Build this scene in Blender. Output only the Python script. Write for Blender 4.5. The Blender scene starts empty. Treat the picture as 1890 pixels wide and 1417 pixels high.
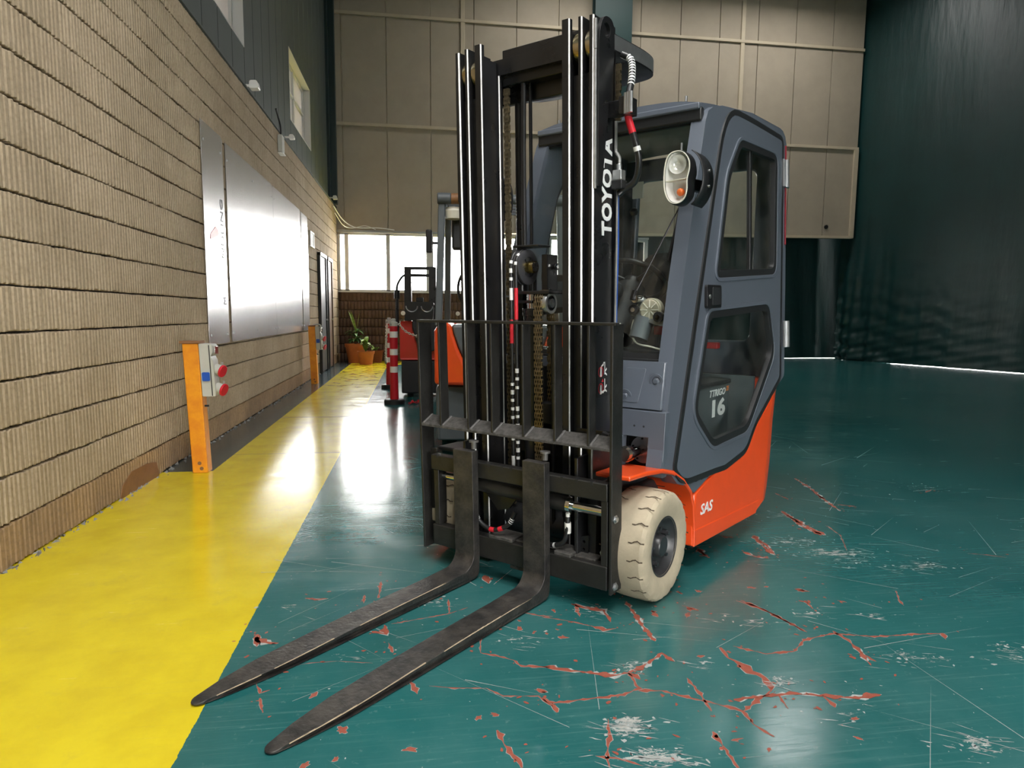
import bpy, bmesh, math, random
from math import sin, cos, pi, radians, sqrt, atan2, hypot
from mathutils import Vector, Matrix
from mathutils.geometry import tessellate_polygon

random.seed(7)
S = bpy.context.scene
C = S.collection

# ------------------------------------------------------------------ camera
IMG_W, IMG_H = 1890.0, 1417.0
F_PX, CX, CY = 1251.0, 958.0, 724.0
YAW, PITCH, ROLL, CAM_H = radians(8.67), radians(6.58), radians(0.51), 1.2
fwd = Vector((sin(YAW) * cos(PITCH), cos(YAW) * cos(PITCH), -sin(PITCH)))
rgt = Vector((cos(YAW), -sin(YAW), 0.0))
upv = rgt.cross(fwd)
r2 = cos(ROLL) * rgt + sin(ROLL) * upv
u2 = -sin(ROLL) * rgt + cos(ROLL) * upv
cam_d = bpy.data.cameras.new('camera')
cam = bpy.data.objects.new('camera', cam_d)
C.objects.link(cam)
cam.matrix_world = Matrix(((r2.x, u2.x, -fwd.x, 0), (r2.y, u2.y, -fwd.y, 0), (r2.z, u2.z, -fwd.z, CAM_H), (0, 0, 0, 1)))
cam_d.sensor_fit = 'HORIZONTAL'
cam_d.sensor_width = 36.0
cam_d.lens = F_PX / IMG_W * 36.0
cam_d.shift_x = (IMG_W / 2 - CX) / IMG_W
cam_d.shift_y = (CY - IMG_H / 2) / IMG_W
cam_d.clip_start, cam_d.clip_end = 0.05, 200
S.camera = cam

# ------------------------------------------------------------------ world, light, exposure
world = bpy.data.worlds.new('overcast_sky')
S.world = world
world.use_nodes = True
wb = world.node_tree.nodes['Background']
wb.inputs[0].default_value = (1.0, 0.985, 0.955, 1)
wb.inputs[1].default_value = 20.0
S.view_settings.view_transform = 'Standard'
S.view_settings.look = 'None'
S.view_settings.exposure = 0.42
S.view_settings.gamma = 1.0
S.view_settings.use_curve_mapping = False
S.cycles.use_denoising = True
S.cycles.transparent_max_bounces = 24
S.cycles.max_bounces = 10
S.cycles.diffuse_bounces = 4
S.cycles.sample_clamp_indirect = 10.0

ROOF_Z = 9.6
def portal(name, loc, rot, sx, sy):
    d = bpy.data.lights.new(name, 'AREA')
    d.shape = 'RECTANGLE'; d.size = sx; d.size_y = sy; d.energy = 1.0
    d.cycles.is_portal = True
    o = bpy.data.objects.new(name, d); C.objects.link(o)
    o.location = loc; o.rotation_euler = rot
    return o
# daylight through the windows, plus unseen roof openings and gate added for fill
LOW_Z, STEP_Y = 6.0, 4.6                      # unseen lower bay added for faster light falloff, the high hall beyond it
ADDED_ROOF_OPENINGS = [(-0.3, 1.6, -5.6, -3.9, LOW_Z), (-0.4, 1.6, -1.7, 0.1, LOW_Z), (-0.3, 1.2, 1.6, 3.1, LOW_Z), (2.6, 5.8, 15.0, 15.7, ROOF_Z), (7.4, 10.4, 15.0, 15.7, ROOF_Z)]  # unseen openings; the far pair is added to brighten the back wall
for x0, x1, y0, y1, z0 in ADDED_ROOF_OPENINGS:
    portal('added_roof_portal', ((x0 + x1) / 2, (y0 + y1) / 2, z0 + 0.02), (0, 0, 0), x1 - x0, y1 - y0)
ADDED_GATE = (2.4, 5.6, 0.0, 3.4)  # unseen opening added to let daylight in from behind
BACK_Y = -9.0
portal('added_gate_portal', ((ADDED_GATE[0] + ADDED_GATE[1]) / 2, BACK_Y - 0.05, ADDED_GATE[3] / 2), (radians(-90), 0, 0), ADDED_GATE[1] - ADDED_GATE[0], ADDED_GATE[3])
portal('window_portal', (1.6, 17.42, 2.43), (radians(90), 0, 0), 6.9, 1.42)

# ------------------------------------------------------------------ materials
MATS = {}
def nodes_of(m):
    nt = m.node_tree
    return nt, nt.nodes, nt.links, nt.nodes['Principled BSDF']
def mat(name, col, rough=0.5, metal=0.0, var=0.0, vscale=8.0, bump=0.0, bscale=60.0, spec=0.5, emit=None, estr=0.0, coat=0.0, col2=None, stretch=(1, 1, 1), rvar=0.0):
    m = bpy.data.materials.new(name); m.use_nodes = True
    nt, N, L, b = nodes_of(m)
    b.inputs['Base Color'].default_value = (*col, 1)
    b.inputs['Roughness'].default_value = rough
    b.inputs['Metallic'].default_value = metal
    b.inputs['Specular IOR Level'].default_value = spec
    b.inputs['Coat Weight'].default_value = coat
    if emit:
        b.inputs['Emission Color'].default_value = (*emit, 1); b.inputs['Emission Strength'].default_value = estr
    if var or bump or rvar:
        tc = N.new('ShaderNodeTexCoord'); mp = N.new('ShaderNodeMapping')
        mp.inputs['Scale'].default_value = stretch
        L.new(tc.outputs['Object'], mp.inputs['Vector'])
    if var:
        n = N.new('ShaderNodeTexNoise'); n.inputs['Scale'].default_value = vscale; n.inputs['Detail'].default_value = 7; n.inputs['Roughness'].default_value = 0.65
        L.new(mp.outputs['Vector'], n.inputs['Vector'])
        r = N.new('ShaderNodeValToRGB')
        c2 = col2 or tuple(max(0, c * (1 - var)) for c in col)
        r.color_ramp.elements[0].position = 0.36; r.color_ramp.elements[0].color = (*c2, 1)
        r.color_ramp.elements[1].position = 0.62; r.color_ramp.elements[1].color = (*col, 1)
        L.new(n.outputs['Fac'], r.inputs['Fac']); L.new(r.outputs['Color'], b.inputs['Base Color'])
    if rvar:
        n3 = N.new('ShaderNodeTexNoise'); n3.inputs['Scale'].default_value = vscale * 1.7; n3.inputs['Detail'].default_value = 6
        L.new(mp.outputs['Vector'], n3.inputs['Vector'])
        mr = N.new('ShaderNodeMapRange'); mr.inputs['From Min'].default_value = 0.3; mr.inputs['From Max'].default_value = 0.7
        mr.inputs['To Min'].default_value = max(0.03, rough - rvar); mr.inputs['To Max'].default_value = min(1, rough + rvar)
        L.new(n3.outputs['Fac'], mr.inputs['Value']); L.new(mr.outputs['Result'], b.inputs['Roughness'])
    if bump:
        n2 = N.new('ShaderNodeTexNoise'); n2.inputs['Scale'].default_value = bscale; n2.inputs['Detail'].default_value = 5
        L.new(mp.outputs['Vector'], n2.inputs['Vector'])
        bp = N.new('ShaderNodeBump'); bp.inputs['Strength'].default_value = bump; bp.inputs['Distance'].default_value = 0.01
        L.new(n2.outputs['Fac'], bp.inputs['Height']); L.new(bp.outputs['Normal'], b.inputs['Normal'])
    MATS[name] = m
    return m

mat('orange_paint', (0.90, 0.090, 0.016), 0.32, var=0.10, vscale=3, coat=0.35)
mat('slate_paint', (0.104, 0.121, 0.150), 0.34, var=0.03, vscale=2, coat=0.3)
mat('mast_black', (0.013, 0.013, 0.014), 0.34, var=0.4, vscale=6, coat=0.1, rvar=0.1)
mat('carriage_black', (0.022, 0.021, 0.019), 0.48, var=0.45, vscale=9, bump=0.12, bscale=90, rvar=0.12)
mat('fork_steel', (0.030, 0.029, 0.029), 0.46, metal=0.35, var=0.5, vscale=14, bump=0.25, bscale=70, col2=(0.075, 0.068, 0.06), rvar=0.12)
mat('bare_steel', (0.60, 0.59, 0.58), 0.42, metal=0.8, var=0.25, vscale=20)
mat('chrome', (0.78, 0.78, 0.77), 0.12, metal=1.0)
mat('teal_dark', (0.008, 0.022, 0.022), 0.45)
mat('roller_steel', (0.55, 0.49, 0.36), 0.25, metal=1.0, var=0.4, vscale=15, col2=(0.50, 0.36, 0.08))
mat('chain_steel', (0.36, 0.29, 0.18), 0.38, metal=0.9, var=0.4, vscale=40)
mat('rubber', (0.012, 0.012, 0.012), 0.55)
mat('seal_rubber', (0.018, 0.019, 0.020), 0.42)
mat('hose_rubber', (0.014, 0.014, 0.015), 0.38)
mat('white_print', (0.85, 0.85, 0.84), 0.45)
mat('red_print', (0.62, 0.015, 0.03), 0.45)
mat('orange_print', (0.9, 0.22, 0.02), 0.45)
mat('black_print', (0.012, 0.012, 0.012), 0.5)
mat('tyre_cream', (0.50, 0.425, 0.305), 0.72, var=0.16, vscale=10, bump=0.1, bscale=120)
mat('tyre_groove', (0.075, 0.055, 0.035), 0.85)
mat('rim_black', (0.040, 0.040, 0.043), 0.32, var=0.3, vscale=12)
mat('interior_dark', (0.018, 0.019, 0.021), 0.55)
mat('interior_grey', (0.10, 0.115, 0.125), 0.5, var=0.15, vscale=6)
mat('headliner', (0.28, 0.27, 0.25), 0.8)
mat('plastic_black', (0.012, 0.012, 0.013), 0.38)
mat('paper', (0.62, 0.60, 0.50), 0.7)
mat('red_plastic', (0.55, 0.02, 0.02), 0.4)
mat('tail_red', (0.22, 0.01, 0.02), 0.4)
mat('zinc', (0.55, 0.56, 0.57), 0.36, metal=0.9, var=0.15, vscale=15)
mat('wiper_motor', (0.55, 0.50, 0.38), 0.5, metal=0.3)
mat('reflector', (0.93, 0.93, 0.92), 0.18, metal=0.2)
mat('sheave_grey', (0.045, 0.045, 0.05), 0.4)
mat('dusty_black', (0.085, 0.080, 0.074), 0.85, var=0.5, vscale=45, bump=0.4, bscale=120)
mat('weld_grey', (0.16, 0.155, 0.15), 0.5, metal=0.5)
mat('amber', (0.85, 0.16, 0.02), 0.25)
mat('lamp_cream', (0.75, 0.72, 0.62), 0.35)
mat('beige_panel', (0.40, 0.340, 0.258), 0.72, var=0.09, vscale=1.5)
mat('beige_trim', (0.53, 0.45, 0.325), 0.6, var=0.1, vscale=3)
mat('green_cladding', (0.048, 0.066, 0.060), 0.55, var=0.15, vscale=2)
mat('teal_steel', (0.002, 0.028, 0.026), 0.5)
mat('frame_white', (0.60, 0.59, 0.57), 0.5)
mat('frame_grey', (0.33, 0.34, 0.34), 0.5)
mat('ceiling_grey', (0.30, 0.30, 0.29), 0.8)
mat('wall_plain', (0.36, 0.33, 0.28), 0.8)
mat('door_dark', (0.016, 0.019, 0.020), 0.5)
mat('door_brown', (0.10, 0.055, 0.03), 0.6)
mat('post_orange', (0.83, 0.33, 0.010), 0.45, var=0.12, vscale=8, col2=(0.70, 0.22, 0.01))
mat('post_top', (0.22, 0.10, 0.04), 0.7)
mat('socket_grey', (0.50, 0.50, 0.45), 0.5, var=0.08, vscale=10)
mat('socket_red', (0.62, 0.015, 0.03), 0.35)
mat('socket_blue', (0.015, 0.085, 0.42), 0.4)
mat('bollard_red', (0.50, 0.008, 0.018), 0.45)
mat('bollard_white', (0.80, 0.78, 0.74), 0.5)
mat('terracotta', (0.55, 0.17, 0.05), 0.6, var=0.12, vscale=8)
mat('terracotta_dark', (0.20, 0.05, 0.025), 0.6)
mat('soil', (0.03, 0.02, 0.012), 0.95)
mat('leaf_green', (0.07, 0.20, 0.035), 0.42, var=0.3, vscale=12)
mat('leaf_light', (0.32, 0.42, 0.10), 0.45, var=0.5, vscale=25, col2=(0.10, 0.26, 0.04))
mat('chip_red', (0.33, 0.080, 0.048), 0.7, var=0.25, vscale=40)
mat('scuff_white', (0.42, 0.46, 0.45), 0.65, var=0.3, vscale=60)
mat('dust', (0.30, 0.29, 0.27), 0.9, var=0.5, vscale=60)
mat('rust_orange', (0.26, 0.12, 0.045), 0.6, var=0.2, vscale=12)
mat('light_white', (0.8, 0.8, 0.78), 0.4)
mat('red_body', (0.62, 0.035, 0.02), 0.35, coat=0.3)
mat('block_joint', (0.045, 0.034, 0.024), 0.95)

def glass_mat(name, tint=(1, 1, 1), refl=0.07, rough=0.02, dirt=0.0):
    m = bpy.data.materials.new(name); m.use_nodes = True
    nt = m.node_tree; N = nt.nodes; L = nt.links
    N.remove(N['Principled BSDF']); out = N['Material Output']
    tr = N.new('ShaderNodeBsdfTransparent'); tr.inputs['Color'].default_value = (*tint, 1)
    gl = N.new('ShaderNodeBsdfGlossy'); gl.inputs['Roughness'].default_value = rough
    lw = N.new('ShaderNodeLayerWeight'); lw.inputs['Blend'].default_value = 0.5
    pw = N.new('ShaderNodeMath'); pw.operation = 'POWER'; pw.inputs[1].default_value = 4.0; L.new(lw.outputs['Facing'], pw.inputs[0])
    fr = N.new('ShaderNodeMath'); fr.operation = 'MULTIPLY_ADD'; fr.inputs[1].default_value = 0.6; fr.inputs[2].default_value = refl * 0.4; L.new(pw.outputs[0], fr.inputs[0])
    mx = N.new('ShaderNodeMixShader'); L.new(fr.outputs[0], mx.inputs[0]); L.new(tr.outputs[0], mx.inputs[1]); L.new(gl.outputs[0], mx.inputs[2])
    last = mx
    if dirt:
        df = N.new('ShaderNodeBsdfDiffuse'); df.inputs['Color'].default_value = (0.45, 0.43, 0.38, 1)
        tc = N.new('ShaderNodeTexCoord'); n = N.new('ShaderNodeTexNoise'); n.inputs['Scale'].default_value = 9; n.inputs['Detail'].default_value = 8
        L.new(tc.outputs['Object'], n.inputs['Vector'])
        mr = N.new('ShaderNodeMapRange'); mr.inputs['From Min'].default_value = 0.4; mr.inputs['From Max'].default_value = 0.75; mr.inputs['To Max'].default_value = dirt
        L.new(n.outputs['Fac'], mr.inputs['Value'])
        m2 = N.new('ShaderNodeMixShader'); L.new(mr.outputs['Result'], m2.inputs[0]); L.new(mx.outputs[0], m2.inputs[1]); L.new(df.outputs[0], m2.inputs[2]); last = m2
    L.new(last.outputs[0], out.inputs['Surface'])
    MATS[name] = m
glass_mat('cab_glass', (0.955, 0.98, 0.97), dirt=0.035)
glass_mat('lens_glass', (0.97, 0.97, 0.96))
glass_mat('window_glass', (0.98, 0.98, 0.98))
def frosted():
    m = bpy.data.materials.new('frosted_pane'); m.use_nodes = True
    nt = m.node_tree; N = nt.nodes; L = nt.links
    N.remove(N['Principled BSDF']); out = N['Material Output']
    a = N.new('ShaderNodeBsdfTranslucent'); a.inputs['Color'].default_value = (0.075, 0.070, 0.066, 1)
    b = N.new('ShaderNodeBsdfDiffuse'); b.inputs['Color'].default_value = (0.5, 0.48, 0.46, 1)
    ad = N.new('ShaderNodeAddShader'); L.new(a.outputs[0], ad.inputs[0]); L.new(b.outputs[0], ad.inputs[1]); L.new(ad.outputs[0], out.inputs['Surface'])
    MATS['frosted_pane'] = m
frosted()

def block_mat(name, c1, c2, c3):
    """ribbed concrete block: tan cement, darker stains"""
    m = bpy.data.materials.new(name); m.use_nodes = True
    nt, N, L, b = nodes_of(m)
    b.inputs['Roughness'].default_value = 0.9; b.inputs['Specular IOR Level'].default_value = 0.2
    tc = N.new('ShaderNodeTexCoord')
    n1 = N.new('ShaderNodeTexNoise'); n1.inputs['Scale'].default_value = 1.1; n1.inputs['Detail'].default_value = 9; n1.inputs['Roughness'].default_value = 0.7
    n2 = N.new('ShaderNodeTexNoise'); n2.inputs['Scale'].default_value = 45; n2.inputs['Detail'].default_value = 4
    L.new(tc.outputs['Object'], n1.inputs['Vector']); L.new(tc.outputs['Object'], n2.inputs['Vector'])
    r = N.new('ShaderNodeValToRGB'); r.color_ramp.elements[0].position = 0.35; r.color_ramp.elements[0].color = (*c2, 1)
    r.color_ramp.elements[1].position = 0.6; r.color_ramp.elements[1].color = (*c1, 1)
    L.new(n1.outputs['Fac'], r.inputs['Fac'])
    mx = N.new('ShaderNodeMix'); mx.data_type = 'RGBA'; mx.blend_type = 'MIX'
    mr = N.new('ShaderNodeMapRange'); mr.inputs['From Min'].default_value = 0.45; mr.inputs['From Max'].default_value = 0.8; mr.inputs['To Max'].default_value = 0.6
    L.new(n2.outputs['Fac'], mr.inputs['Value']); L.new(mr.outputs['Result'], mx.inputs[0])
    L.new(r.outputs['Color'], mx.inputs[6]); mx.inputs[7].default_value = (*c3, 1)
    L.new(mx.outputs[2], b.inputs['Base Color'])
    bp = N.new('ShaderNodeBump'); bp.inputs['Strength'].default_value = 0.5; bp.inputs['Distance'].default_value = 0.006
    L.new(n2.outputs['Fac'], bp.inputs['Height']); L.new(bp.outputs['Normal'], b.inputs['Normal'])
    MATS[name] = m
block_mat('block_tan', (0.42, 0.335, 0.235), (0.32, 0.25, 0.168), (0.22, 0.165, 0.105))
block_mat('block_base', (0.36, 0.24, 0.13), (0.22, 0.15, 0.09), (0.16, 0.11, 0.07))
block_mat('block_brown', (0.17, 0.105, 0.075), (0.125, 0.075, 0.052), (0.09, 0.055, 0.04))

# wear of the floor paint, in metres on the floor: flaked cracks (path, width), single flakes, scuffed patches (centre, half axes, amount)
CRACKS = [([(0.417,2.163),(0.524,2.12),(0.644,2.074),(0.7,2.083),(0.768,2.125),(0.858,2.193),(0.883,2.135)],0.024),([(0.7,2.083),(0.704,1.988),(0.643,1.958),(0.524,1.95),(0.409,1.943),(0.383,1.979)],0.018),([(0.409,1.943),(0.414,1.892)],0.03),([(0.699,1.973),(0.772,1.963),(0.84,1.917),(0.9,1.88),(0.98,1.821),(0.979,1.755),(1.008,1.69)],0.018),([(0.884,2.026),(0.889,1.932),(0.883,1.834)],0.016),([(0.978,1.884),(1.093,1.89),(1.182,1.892),(1.265,1.869),(1.361,1.842),(1.463,1.847)],0.026),([(0.98,1.821),(1.046,1.867),(1.124,1.915)],0.02),([(1.124,1.915),(1.139,1.991),(1.111,2.061),(1.082,2.135),(1.087,2.209)],0.045),([(1.273,1.868),(1.273,1.801)],0.03),([(1.133,1.884),(1.124,1.815)],0.02),([(1.138,2.212),(1.23,2.143),(1.341,2.147),(1.427,2.223),(1.563,2.256),(1.701,2.211),(1.891,2.206),(1.983,2.2),(1.958,2.152)],0.016),([(1.576,2.275),(1.589,2.201),(1.574,2.106),(1.552,2.019)],0.022),([(1.574,2.106),(1.587,2.041)],0.03),([(1.356,2.588),(1.413,2.479),(1.437,2.382),(1.472,2.279)],0.018),([(0.867,2.639),(0.863,2.492),(0.863,2.37),(0.868,2.287)],0.026),([(0.66,2.44),(0.701,2.402),(0.752,2.406)],0.024),([(0.488,2.542),(0.581,2.495),(0.66,2.44)],0.01),([(0.636,2.643),(0.691,2.599),(0.747,2.567),(0.748,2.462)],0.034),([(0.647,2.642),(0.639,2.522)],0.02),([(0.843,1.737),(0.844,1.689),(0.842,1.622),(0.842,1.577)],0.02),([(0.876,1.69),(0.917,1.696)],0.014),([(0.559,1.839),(0.538,1.755),(0.506,1.668),(0.501,1.624)],0.016),([(0.476,1.678),(0.529,1.66),(0.594,1.619)],0.012),([(2.225,3.726),(2.219,3.524),(2.229,3.339)],0.04),([(2.338,3.51),(2.314,3.328),(2.195,3.097)],0.006),([(1.833,3.388),(1.818,3.223),(1.798,3.109)],0.025),([(1.439,3.231),(1.431,3.119)],0.03),([(0.7,2.083),(0.726,2.039)],0.05),([(-0.598,2.512),(-0.552,2.466),(-0.51,2.452)],0.04),([(-0.596,2.537),(-0.578,2.438)],0.03),([(-0.473,2.849),(-0.428,2.832),(-0.378,2.83)],0.03),([(-0.163,2.988),(-0.167,2.809)],0.018),([(-0.226,2.848),(-0.224,2.764)],0.014),([(-0.13,2.552),(-0.123,2.474),(-0.178,2.506)],0.03),([(-0.103,2.557),(0.009,2.588),(0.124,2.62),(0.202,2.668)],0.008),([(0.126,2.76),(0.124,2.62)],0.014),([(-0.109,2.407),(-0.091,2.328)],0.02),([(-0.522,2.181),(-0.499,2.123),(-0.471,2.137)],0.014),([(-0.493,2.093),(-0.466,2.011)],0.022),([(-0.445,2.275),(-0.373,2.293),(-0.277,2.294),(-0.156,2.264)],0.004),([(-0.042,2.161),(-0.021,2.107),(-0.005,2.05)],0.018),([(0.032,2.093),(0.104,2.071),(0.216,2.054),(0.263,2.002),(0.373,1.987),(0.407,1.925)],0.008),([(0.218,2.286),(0.273,2.256),(0.327,2.22),(0.349,2.175),(0.446,2.155)],0.016),([(0.304,3.001),(0.313,2.903)],0.04),([(0.229,2.41),(0.218,2.286)],0.01),([(0.223,1.829),(0.237,1.755),(0.262,1.689),(0.269,1.657)],0.022),([(0.422,2.59),(0.483,2.553),(0.531,2.538)],0.012),([(2.789,4.59),(2.748,4.352),(2.66,4.019),(2.605,3.762)],0.03),([(2.238,3.806),(2.194,3.516),(2.204,3.339)],0.035),([(1.647,3.148),(1.679,3.073),(1.733,3.043)],0.025),([(2.691,4.181),(2.67,4.034)],0.03),([(2.675,3.9),(2.769,3.836)],0.02),([(2.345,3.497),(2.313,3.325),(2.2,3.103)],0.006),([(1.825,3.386),(1.789,3.179),(1.79,3.082)],0.03),([(2.421,4.212),(2.421,4.047)],0.02),([(1.645,3.408),(1.699,3.363)],0.03),([(1.433,3.224),(1.434,3.104)],0.03),([(1.651,2.667),(1.701,2.635)],0.03),([(1.626,2.549),(1.614,2.469)],0.025),([(1.765,2.531),(1.796,2.51)],0.02),([(3.574,4.164),(3.475,4.105)],0.015),([(2.792,2.979),(2.874,2.945),(2.942,2.899)],0.01),([(1.125,2.717),(1.133,2.681)],0.03),([(1.335,2.587),(1.38,2.532),(1.416,2.464),(1.442,2.386),(1.465,2.284)],0.02),([(2.088,2.592),(2.029,2.496),(2.015,2.449)],0.01),([(0.944,2.542),(0.949,2.48)],0.025),([(1.088,2.57),(1.137,2.516)],0.03)]
BLOBS = [(0.545,2.594),(0.95,2.528),(1.105,2.532),(1.466,2.71),(1.538,2.709),(1.216,2.7),(1.127,2.698),(1.674,2.649),(1.629,2.526),(0.986,2.157),(1.294,1.738),(1.245,1.651),(0.537,2.362),(0.526,2.426),(0.481,2.4),(1.071,2.477),(0.964,1.638),(1.731,3.062),(1.662,3.375),(0.394,2.519),(0.385,2.457),(0.434,2.416),(-0.33,2.088),(0.385,2.015),(0.226,1.906),(0.175,1.897),(-0.224,1.761),(-0.302,1.746),(-0.025,1.773),(-0.221,1.89)]
SCUFFS = [((0.607,1.793),(0.119,-0.016),(0.024,0.074),170),((0.641,1.65),(0.163,-0.022),(0.018,0.05),190),((1.182,1.97),(0.08,-0.011),(0.029,0.051),60),((0.978,2.096),(0.065,-0.009),(0.018,0.042),40),((0.729,2.115),(0.074,-0.01),(0.021,0.064),50),((2.016,3.263),(0.249,-0.031),(0.045,0.075),70),((2.145,2.954),(0.162,-0.02),(0.069,0.1),60),((2.439,2.85),(0.187,-0.023),(0.078,0.095),60),((1.573,1.576),(0.123,-0.017),(0.054,0.059),90),((2.111,2.035),(0.089,-0.012),(0.094,0.096),60),((1.833,2.366),(0.088,-0.012),(0.048,0.065),30),((0.07,2.744),(0.101,-0.014),(0.003,0.089),60),((1.324,2.375),(0.128,-0.017),(0.034,0.064),30),((1.742,2.042),(0.232,-0.032),(0.058,0.071),60),((1.278,1.759),(0.098,-0.014),(0.036,0.053),30),((0.714,2.554),(0.087,-0.012),(0.016,0.06),30),((0.373,2.367),(0.16,-0.022),(0.016,0.104),40),((0.282,3.155),(0.104,-0.013),(0.006,0.073),14),((2.111,3.075),(0.307,-0.039),(0.06,0.091),110),((1.95,3.262),(0.175,-0.022),(0.039,0.067),60),((2.392,2.849),(0.239,-0.03),(0.053,0.067),70),((2.185,3.731),(0.199,-0.024),(0.061,0.109),40),((3.541,4.225),(0.47,-0.055),(0.165,0.204),20),((1.594,2.438),(0.155,-0.021),(0.048,0.078),40),((1.196,2.44),(0.109,-0.014),(0.031,0.067),30),((-0.25,2.329),(0.113,-0.016),(-0.008,0.08),20),((-0.509,2.766),(0.131,-0.017),(-0.015,0.088),14)]

def floor_mat():
    m = bpy.data.materials.new('painted_floor'); m.use_nodes = True
    nt, N, L, b = nodes_of(m)
    geo = N.new('ShaderNodeNewGeometry'); sep = N.new('ShaderNodeSeparateXYZ'); L.new(geo.outputs['Position'], sep.inputs[0])
    def noise(sc, det=6, rough=0.6, vec=None):
        n = N.new('ShaderNodeTexNoise'); n.inputs['Scale'].default_value = sc; n.inputs['Detail'].default_value = det; n.inputs['Roughness'].default_value = rough
        L.new(vec or geo.outputs['Position'], n.inputs['Vector']); return n
    def math(op, a, bb):
        n = N.new('ShaderNodeMath'); n.operation = op
        for i, v in ((0, a), (1, bb)):
            if isinstance(v, (int, float)): n.inputs[i].default_value = v
            else: L.new(v, n.inputs[i])
        return n.outputs[0]
    def mix(f, a, bb):
        n = N.new('ShaderNodeMix'); n.data_type = 'RGBA'
        if isinstance(f, (int, float)): n.inputs[0].default_value = f
        else: L.new(f, n.inputs[0])
        for i, v in ((6, a), (7, bb)):
            if isinstance(v, tuple): n.inputs[i].default_value = (*v, 1)
            else: L.new(v, n.inputs[i])
        return n.outputs[2]
    def rng(v, a, bb, lo=0.0, hi=1.0):
        n = N.new('ShaderNodeMapRange'); n.inputs['From Min'].default_value = a; n.inputs['From Max'].default_value = bb
        n.inputs['To Min'].default_value = lo; n.inputs['To Max'].default_value = hi; L.new(v, n.inputs['Value']); return n.outputs['Result']
    big = noise(0.9, 8, 0.6); fine = noise(26, 8, 0.72); mid = noise(4.5, 7, 0.65)
    wob = math('MULTIPLY', math('SUBTRACT', noise(30, 3).outputs['Fac'], 0.5), 0.012)
    x = math('ADD', sep.outputs['X'], wob); y = math('ADD', sep.outputs['Y'], wob)
    # stretched scuffing along two directions
    mp = N.new('ShaderNodeMapping'); mp.inputs['Rotation'].default_value = (0, 0, radians(38)); mp.inputs['Scale'].default_value = (2.0, 60.0, 1)
    L.new(geo.outputs['Position'], mp.inputs['Vector'])
    st1 = noise(1.0, 6, 0.7, mp.outputs['Vector'])
    mp2 = N.new('ShaderNodeMapping'); mp2.inputs['Rotation'].default_value = (0, 0, radians(-24)); mp2.inputs['Scale'].default_value = (2.5, 75.0, 1)
    L.new(geo.outputs['Position'], mp2.inputs['Vector'])
    st2 = noise(1.0, 6, 0.7, mp2.outputs['Vector'])
    green = mix(rng(big.outputs['Fac'], 0.35, 0.65), (0.012, 0.100, 0.102), (0.022, 0.140, 0.140))
    green = mix(rng(st1.outputs['Fac'], 0.54, 0.75, 0, 0.45), green, (0.11, 0.24, 0.225))
    green = mix(rng(st2.outputs['Fac'], 0.58, 0.78, 0, 0.42), green, (0.16, 0.25, 0.23))
    green = mix(rng(fine.outputs['Fac'], 0.60, 0.72, 0, 0.45), green, (0.20, 0.30, 0.28))
    green = mix(rng(noise(0.55, 9, 0.7).outputs['Fac'], 0.44, 0.66, 0, 0.55), green, (0.070, 0.185, 0.180))
    em = None
    for c, a, bb, k in SCUFFS:
        mpp = N.new('ShaderNodeMapping'); mpp.vector_type = 'TEXTURE'
        mpp.inputs['Location'].default_value = (c[0], c[1], 0); mpp.inputs['Rotation'].default_value = (0, 0, atan2(a[1], a[0])); mpp.inputs['Scale'].default_value = (hypot(*a), hypot(*bb) * 1.1, 1)
        L.new(geo.outputs['Position'], mpp.inputs['Vector'])
        ln = N.new('ShaderNodeVectorMath'); ln.operation = 'LENGTH'; L.new(mpp.outputs['Vector'], ln.inputs[0])
        e_ = rng(ln.outputs['Value'], 0.15, 1.35, min(1.0, 0.55 + k / 300), 0.0)
        em = e_ if em is None else math('MAXIMUM', em, e_)
    mp3 = N.new('ShaderNodeMapping'); mp3.inputs['Rotation'].default_value = (0, 0, radians(24)); mp3.inputs['Scale'].default_value = (9.0, 48.0, 1)
    L.new(geo.outputs['Position'], mp3.inputs['Vector'])
    torn = math('ADD', math('MULTIPLY', noise(1.0, 9, 0.75, mp3.outputs['Vector']).outputs['Fac'], 0.6), math('MULTIPLY', noise(34, 9, 0.8).outputs['Fac'], 0.4))
    wear = rng(math('ADD', math('MULTIPLY', em, 0.30), math('MULTIPLY', torn, 1.4)), 0.955, 1.0)
    green = mix(wear, green, mix(rng(fine.outputs['Fac'], 0.4, 0.6), (0.36, 0.37, 0.35), (0.54, 0.55, 0.52)))
    yel = mix(rng(mid.outputs['Fac'], 0.35, 0.6), (0.64, 0.50, 0.012), (0.72, 0.585, 0.014))
    yel = mix(rng(st2.outputs['Fac'], 0.60, 0.80, 0, 0.35), yel, (0.40, 0.31, 0.10))
    yel = mix(rng(fine.outputs['Fac'], 0.64, 0.78, 0, 0.5), yel, (0.35, 0.27, 0.10))
    yel = mix(rng(st1.outputs['Fac'], 0.58, 0.80, 0, 0.35), yel, (0.52, 0.38, 0.05))
    yel = mix(rng(noise(2.3, 9, 0.75).outputs['Fac'], 0.56, 0.72, 0, 0.45), yel, (0.45, 0.33, 0.06))
    blue = mix(rng(mid.outputs['Fac'], 0.35, 0.65), (0.030, 0.050, 0.055), (0.055, 0.080, 0.085))
    inx = math('MULTIPLY', math('GREATER_THAN', x, -1.53), math('LESS_THAN', x, -0.65))
    near = math('MULTIPLY', math('LESS_THAN', y, 5.32), math('LESS_THAN', x, -0.65))
    cross = math('MULTIPLY', math('GREATER_THAN', y, 16.1), math('GREATER_THAN', x, -1.53))
    cross = math('MULTIPLY', cross, math('LESS_THAN', x, 6.0))
    ymask = math('MINIMUM', math('ADD', math('ADD', inx, near), cross), 1.0)
    bmask = math('MULTIPLY', math('LESS_THAN', x, -1.53), math('GREATER_THAN', y, 5.32))
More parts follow.
